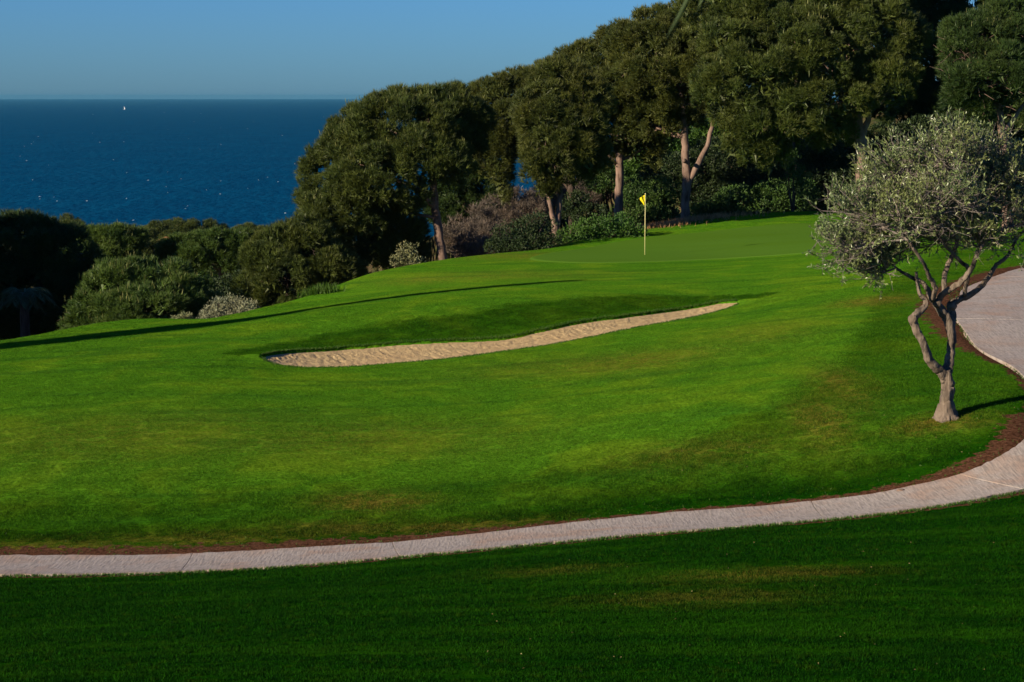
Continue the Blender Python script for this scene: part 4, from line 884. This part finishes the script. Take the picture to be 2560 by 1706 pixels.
# stone by the path
def stone(px, py, r, seed, label):
    c = on_ground(px, py, 26, 60); rng = np.random.default_rng(seed); mb = MB(); n, m = 10, 7
    th = np.linspace(0, np.pi, m)[:, None]; ph = np.linspace(0, 2 * np.pi, n, endpoint=False)[None]
    rr = r * rng.uniform(.75, 1.2, (m, n)); rr[0] = rr[0].mean(); rr[-1] = rr[-1].mean()
    V = np.stack([rr * np.sin(th) * np.cos(ph) * 1.3, rr * np.sin(th) * np.sin(ph), rr * np.cos(th) * .75 + r * .3 + 0 * ph], 2).reshape(-1, 3)
    I = [(i * n + j, i * n + (j + 1) % n, (i + 1) * n + (j + 1) % n, (i + 1) * n + j) for i in range(m - 1) for j in range(n)]
    V[:, 2] -= r * .25; mb.add(V, None, I); t_ = NT('stone'); nz = t_.noise(20, 4, .6); mt = t_.done(t_.pbr(t_.mix(nz, (.09, .06, .045), (.24, .17, .13)), .9, .2, t_.bump(nz, .6, .02)))
    o = mb.build('stone', mt, smooth=True); o.location = tuple(float(q) for q in c); setp(o, label=label, category='stone')
stone(2254, 1231, .065, 3, 'single brown stone lying at the inner edge of the cart path')

# ------------------------------------------------------------------ houses, boat
def house(px, py, Y, w, h, rc, label):
    c = P(px, py, Y); root = empty('house', (float(c[0]), float(c[1]), gz(c[0], c[1])), label, 'house')
    t_ = NT('plaster'); pl = t_.done(t_.pbr(t_.mix(t_.noise(1.5, 3), (.55, .5, .44), (.72, .68, .62)), .9, .1))
    t_ = NT('roof_tiles'); rt = t_.done(t_.pbr(t_.mix(t_.noise(3, 3), rc, tuple(q * 1.3 for q in rc)), .85, .1))
    t_ = NT('window_glass'); wg = t_.done(t_.pbr((.03, .04, .05), .15, .5))
    b = root.location; z0 = c[2] - b.z
    mb = MB(); d = w * .7; x, y = w / 2, d / 2; V = [(sx * x, sy * y, z) for z in (0, z0) for sx, sy in ((-1, -1), (1, -1), (1, 1), (-1, 1))]
    mb.add(V, None, [(0, 1, 5, 4), (1, 2, 6, 5), (2, 3, 7, 6), (3, 0, 4, 7)]); mb.build('wall', pl, root)
    mb = MB(); e = .3; V = [(-x - e, -y - e, z0), (x + e, -y - e, z0), (x + e, y + e, z0), (-x - e, y + e, z0), (-x * .5, 0, z0 + h), (x * .5, 0, z0 + h)]
    mb.add(V, [(1, 2, 5), (3, 0, 4)], [(0, 1, 5, 4), (2, 3, 4, 5), (3, 2, 1, 0)]); mb.build('roof', rt, root)
    for k in (-1, 0, 1):
        mb = MB(); xx = k * x * .6; mb.add([(xx - .45, -y - .03, z0 - 1.9), (xx + .45, -y - .03, z0 - 1.9), (xx + .45, -y - .03, z0 - .7), (xx - .45, -y - .03, z0 - .7), (xx - .45, -y + .05, z0 - 1.9), (xx + .45, -y + .05, z0 - 1.9), (xx + .45, -y + .05, z0 - .7), (xx - .45, -y + .05, z0 - .7)], None, [(0, 1, 2, 3), (1, 5, 6, 2), (4, 0, 3, 7), (3, 2, 6, 7), (0, 4, 5, 1)]); mb.build('window', wg, root)
house(425, 601, 286, 3.0, .5, (.42, .16, .07), 'small house with orange tiled roof among the far pines')
house(606, 590, 330, 2.6, .7, (.5, .5, .5), 'small white house with pale roof by the sea edge pines')
house(634, 595, 330, 2.6, .4, (.42, .18, .09), 'tiny low tiled house beside the pale roofed one')
Yb = 9000.0; bx_ = (317 - CX) / FPX * Yb
root = empty('sailboat', (bx_, Yb, 0.0), 'tiny white sailboat far out near the horizon', 'boat')
t = NT('sail_cloth'); M_SAIL = t.done(t.pbr((.8, .8, .78), .8, .1)); t = NT('hull_paint'); M_HULL = t.done(t.pbr((.7, .7, .7), .4, .4))
mb = MB(); mb.add([(-.2, 0, 2), (5, .1, 2.2), (-.1, 0, 16), (-.2, .08, 2), (5, .18, 2.2), (-.1, .08, 16)], [(0, 1, 2), (5, 4, 3)], [(0, 3, 4, 1), (1, 4, 5, 2), (2, 5, 3, 0)]); mb.build('sail', M_SAIL, root)
mb = MB(); mb.add([(-6, 0, 1.4), (-4, -1.4, 1.2), (4, -1.4, 1.2), (5, 0, 1.3), (4, 1.4, 1.2), (-4, 1.4, 1.2), (-4.5, 0, -.3), (4, 0, -.3)], [(0, 1, 6), (0, 6, 5), (2, 3, 7), (3, 4, 7)], [(1, 2, 7, 6), (4, 5, 6, 7), (0, 5, 2, 1), (5, 4, 3, 2)]); mb.build('hull', M_HULL, root)
mb = MB(); mb.tube(np.array([(-.3, 0, 1), (-.3, 0, 17)]), [.12, .08], 6); mb.build('mast', M_HULL, root)

# ------------------------------------------------------------------ palms
def frond(mb, a, d, Lg, droop, rng, leaf=.45, n=34, w=.025):
    d = unit(np.asarray(d, float)); t_ = np.linspace(0, 1, 14)[:, None]
    spine = a + d * Lg * t_ + np.array((0, 0, -1.)) * droop * Lg * t_ ** 2.2
    mb.tube(spine, np.linspace(.022, .005, 14), 5, .6, 0, 0, None, False)
    side = unit(np.cross(d, (0, 0, 1.)))
    k = rng.uniform(.12, 1, n * 2); pos = np.stack([np.interp(k, np.linspace(0, 1, 14), spine[:, q]) for q in range(3)], 1)
    sg = np.where(np.arange(n * 2) % 2, 1., -1.)[:, None]; tang = d + np.array((0, 0, -1.)) * (droop * 2.2 * k ** 1.2)[:, None]
    dd = unit(side * sg * .75 + unit(tang) * .7 + np.array((0, 0, -.45)) + rng.normal(0, .1, (n * 2, 3)))
    add_leaves(mb, pos, dd, leaf, w, rng, rng.uniform(0, 1, n * 2))
def palm(loc, h, label, seed, fronds, n=16, Lg=2.0, leaf=.45, lw=.035):
    rng = np.random.default_rng(seed); root = empty('palm_tree', loc, label, 'tree')
    w = MB(); k = 14; z = np.linspace(-.2, h, k); r = np.linspace(.19, .14, k) * (1 + .08 * (np.arange(k) % 2)); w.tube(np.stack([np.zeros(k), np.zeros(k), z], 1), r, 10, .5, 0, .05, rng); w.build('trunk', M_BARK_DARK, root, smooth=True)
    for i in range(n):
        mb = MB(); a = 2 * np.pi * i / n + rng.uniform(-.15, .15); el = rng.uniform(-.15, .9)
        frond(mb, np.array((0, 0, h)), (math.cos(a), math.sin(a), el), Lg * rng.uniform(.85, 1.1), .5, rng, leaf, 34, lw); mb.build('frond', M_PALM, root)
    for d, L2, dr in fronds:
        mb = MB(); frond(mb, np.array((0, 0, h)), d, L2, dr, rng, leaf, 40, lw); mb.build('frond', M_PALM, root)
    return root
c = P(60, 735, 67); g = gz(c[0], c[1]); palm((float(c[0]), float(c[1]), g), float(c[2] - g), 'small shaded palm at the left edge below the dark pine', 400, [], 18, 1.0, .38, .03)
# palm beside the camera: one drooping frond tip enters the picture at the top
px_, py_ = 2.6, 5.4; g = gz(px_, py_); hp = ZC + 1.6 - g
near_palm = palm((px_, py_, g), float(hp), 'tall palm near the viewer whose blurred frond tip hangs at the top', 401, [], 12, 1.6, .4, .022)
rngp = np.random.default_rng(402); mb = MB(); frond(mb, np.array((0, 0, hp)), (-1.98, -.2, .5), 2.2, .835, rngp, .24, 46, .012); mb.build('frond', M_PALM, near_palm)

# ------------------------------------------------------------------ grass: blades over the near turf, fringe on the bunker lip
def fringe(name, line, side, n, h, seed, label, lean, mat=M_BLADE, spread=.12):
    rng = np.random.default_rng(seed); k = rng.uniform(0, len(line) - 1.001, n); p = np.stack([np.interp(k, np.arange(len(line)), line[:, q]) for q in (0, 1)], 1)
    p[:, 1] += side * np.abs(rng.normal(0, spread, n)) - side * .03
    z = ground_z(p[:, 0], p[:, 1]); z = np.maximum(z, base_z(p[:, 0], p[:, 1]) - .06)
    C = np.column_stack([p, z - .01]); D = unit(np.array((0, lean, 1.)) + rng.normal(0, .35, (n, 3)))
    mb = MB(); add_tufts(mb, C, D, h, .012, 4, .3, rng, rng.uniform(0, 1, n)); o_ = mb.build(name, mat); setp(o_, kind='stuff', label=label, category='grass')
fringe('lip_grass', bf, 1, 3600, .05, 500, 'ragged grass fringe hanging over the far bunker lip', -.25)
fringe('lip_grass', bn, -1, 2500, .045, 501, 'short grass fringe along the near bunker edge', .1)

def grass_patch(name, h, n, w, size, seed):
    rng = np.random.default_rng(seed); mb = MB(); p = np.column_stack([rng.uniform(-size * .55, size * .55, (n, 2)), np.full(n, -.004)])
    add_tufts(mb, p, unit(np.array((0, 0, 1.)) + rng.normal(0, .45, (n, 3)) * (1, 1, .2)), h, w, 1, .25, rng, rng.uniform(0, 1, n))
    V = np.concatenate(mb.v); me_o = mb.build(name, M_TURF_BLADE); COL.objects.unlink(me_o); return me_o
M_TURF_BLADE = blade_material()
def grass_field(name, patch, pts, nrm, scale, masks, label, seed):
    rng = np.random.default_rng(seed); n = len(pts); me = bpy.data.meshes.new(name); me.vertices.add(n); me.vertices.foreach_set('co', pts.astype(np.float32).ravel())
    rot = np.zeros((n, 3), np.float32)
    for i in range(n):
        q = Vector(nrm[i]).to_track_quat('Z', 'Y'); q.rotate(__import__('mathutils').Quaternion(Vector(nrm[i]), rng.uniform(0, 6.28))); rot[i] = q.to_euler()
    at = me.attributes.new('rot', 'FLOAT_VECTOR', 'POINT'); at.data.foreach_set('vector', rot.ravel())
    at = me.attributes.new('size', 'FLOAT', 'POINT'); at.data.foreach_set('value', scale.astype(np.float32))
    for k, v in masks.items(): at = me.attributes.new(k, 'FLOAT', 'POINT'); at.data.foreach_set('value', v.astype(np.float32))
    ob = bpy.data.objects.new(name, me); COL.objects.link(ob); setp(ob, kind='stuff', label=label, category='grass')
    ng = bpy.data.node_groups.new(name, 'GeometryNodeTree'); ng.interface.new_socket('Geometry', in_out='INPUT', socket_type='NodeSocketGeometry'); ng.interface.new_socket('Geometry', in_out='OUTPUT', socket_type='NodeSocketGeometry')
    N = ng.nodes; gi = N.new('NodeGroupInput'); go = N.new('NodeGroupOutput'); ip = N.new('GeometryNodeInstanceOnPoints'); oi = N.new('GeometryNodeObjectInfo'); oi.inputs['Object'].default_value = patch; oi.inputs['As Instance'].default_value = False
    ra = N.new('GeometryNodeInputNamedAttribute'); ra.data_type = 'FLOAT_VECTOR'; ra.inputs['Name'].default_value = 'rot'; sa = N.new('GeometryNodeInputNamedAttribute'); sa.data_type = 'FLOAT'; sa.inputs['Name'].default_value = 'size'
    er = N.new('FunctionNodeEulerToRotation'); L = ng.links
    L.new(gi.outputs[0], ip.inputs['Points']); L.new(oi.outputs['Geometry'], ip.inputs['Instance']); L.new(ra.outputs[0], er.inputs[0]); L.new(er.outputs[0], ip.inputs['Rotation']); L.new(sa.outputs[0], ip.inputs['Scale']); L.new(ip.outputs[0], go.inputs[0])
    ob.modifiers.new('blades', 'NODES').node_group = ng
    return ob
def scatter(step, y0, y1):
    ys_ = np.arange(y0, y1, step); out = []
    for y in ys_:
        hw = y * .262 + 1.2; out.append(np.stack([np.arange(-hw, hw, step), np.full(len(np.arange(-hw, hw, step)), y)], 1))
    p = np.concatenate(out); p += np.random.default_rng(9).uniform(-.3, .3, p.shape) * step; return p
def fields():
    step = .42; p = np.concatenate([scatter(step, 15.5, 58)])
    e = .15; x, y = p[:, 0], p[:, 1]; z = base_z(x, y)
    nrm = unit(np.stack([-(base_z(x + e, y) - base_z(x - e, y)) / (2 * e), -(base_z(x, y + e) - base_z(x, y - e)) / (2 * e), np.ones(len(x))], 1))
    wl_, so_, dr_, fa_ = ground_masks(x[None], y[None]); wl_, so_, dr_, fa_ = wl_[0], so_[0], dr_[0], fa_[0]
    edge = np.minimum(seg_dist(x, y, p_in[::4]), seg_dist(x, y, p_out[::4])); be = np.minimum(seg_dist(x, y, bn[::3]), seg_dist(x, y, bf[::3]))
    ok = ~inside(x, y, path_poly) & ~inside(x, y, bunk_poly) & (so_ < .22) & (wl_ < .5) & (edge > .24) & (be > .26)
    for nm_, sel, hgt, n, sd, lab in (('fairway_grass', fa_ > .55, .026, 900, 1, 'short mown grass blades of the fairway'), ('rough_grass', fa_ <= .55, .040, 700, 2, 'longer grass blades of the rough beside the path')):
        s = ok & sel; pa = grass_patch('grass_patch', hgt, n, .007, step, 600 + sd)
        grass_field(nm_, pa, np.column_stack([x, y, z])[s], nrm[s], np.random.default_rng(sd).uniform(.85, 1.2, s.sum()), {'dry': dr_[s], 'fair': fa_[s]}, lab, sd)
fields()
# thin grass and weeds leaning over the path edges
fringe('verge_grass', p_in[20:300], 1, 900, .05, 502, 'sparse grass tufts in the soil above the cart path', -.1, M_BLADE, .55)
fringe('verge_grass', p_out[20:260], -1, 5000, .06, 503, 'grass verge along the lower edge of the cart path', .2, M_BLADE, .10)

# fallen leaves
rng = np.random.default_rng(700); n = 150; px = rng.uniform(1200, 2560, n); py = np.concatenate([rng.uniform(1290, 1700, n // 2), rng.uniform(980, 1200, n - n // 2)])
px = np.where(np.arange(n) < n // 2, px, rng.normal(2150, 330, n)); pts = np.array([on_ground(a, b, 16, 60) for a, b in zip(px, py)]); pts = pts[(pts[:, 1] > 16.5) & ~inside(pts[:, 0], pts[:, 1], path_poly)]; pts[:, 2] += .035
mb = MB(); n = len(pts); add_leaves(mb, pts, unit(rng.normal(size=(n, 3)) * (1, 1, .25)),   .024, .010, rng, rng.uniform(0, 1, n)); o = mb.build('fallen_leaves', leaf_mat('dead_leaves', (.10, .08, .03), (.24, .20, .09), .1)); setp(o, kind='stuff', label='small pale fallen leaves scattered over the grass', category='leaves')

# ------------------------------------------------------------------ sea air
def haze_box():
    x, y0, y1, z0, z1 = 60000, -2000, 43000, -90, 78
    mb = MB(); mb.add([(-x, y0, z0), (x, y0, z0), (x, y1, z0), (-x, y1, z0), (-x, y0, z1), (x, y0, z1), (x, y1, z1), (-x, y1, z1)], None, [(3, 2, 1, 0), (4, 5, 6, 7), (0, 1, 5, 4), (1, 2, 6, 5), (2, 3, 7, 6), (3, 0, 4, 7)])
    t_ = NT('haze_air'); pv = t_.node('ShaderNodeVolumePrincipled'); pv.inputs['Color'].default_value = (.075, .27, .43, 1); pv.inputs['Density'].default_value = 0.000028; pv.inputs['Anisotropy'].default_value = 0.0
    t_.l.new(pv.outputs[0], t_.out.inputs['Volume']); o_ = mb.build('haze', t_.m); setp(o_, kind='stuff', label='thin pale sea haze over the whole place', category='haze')
haze_box()
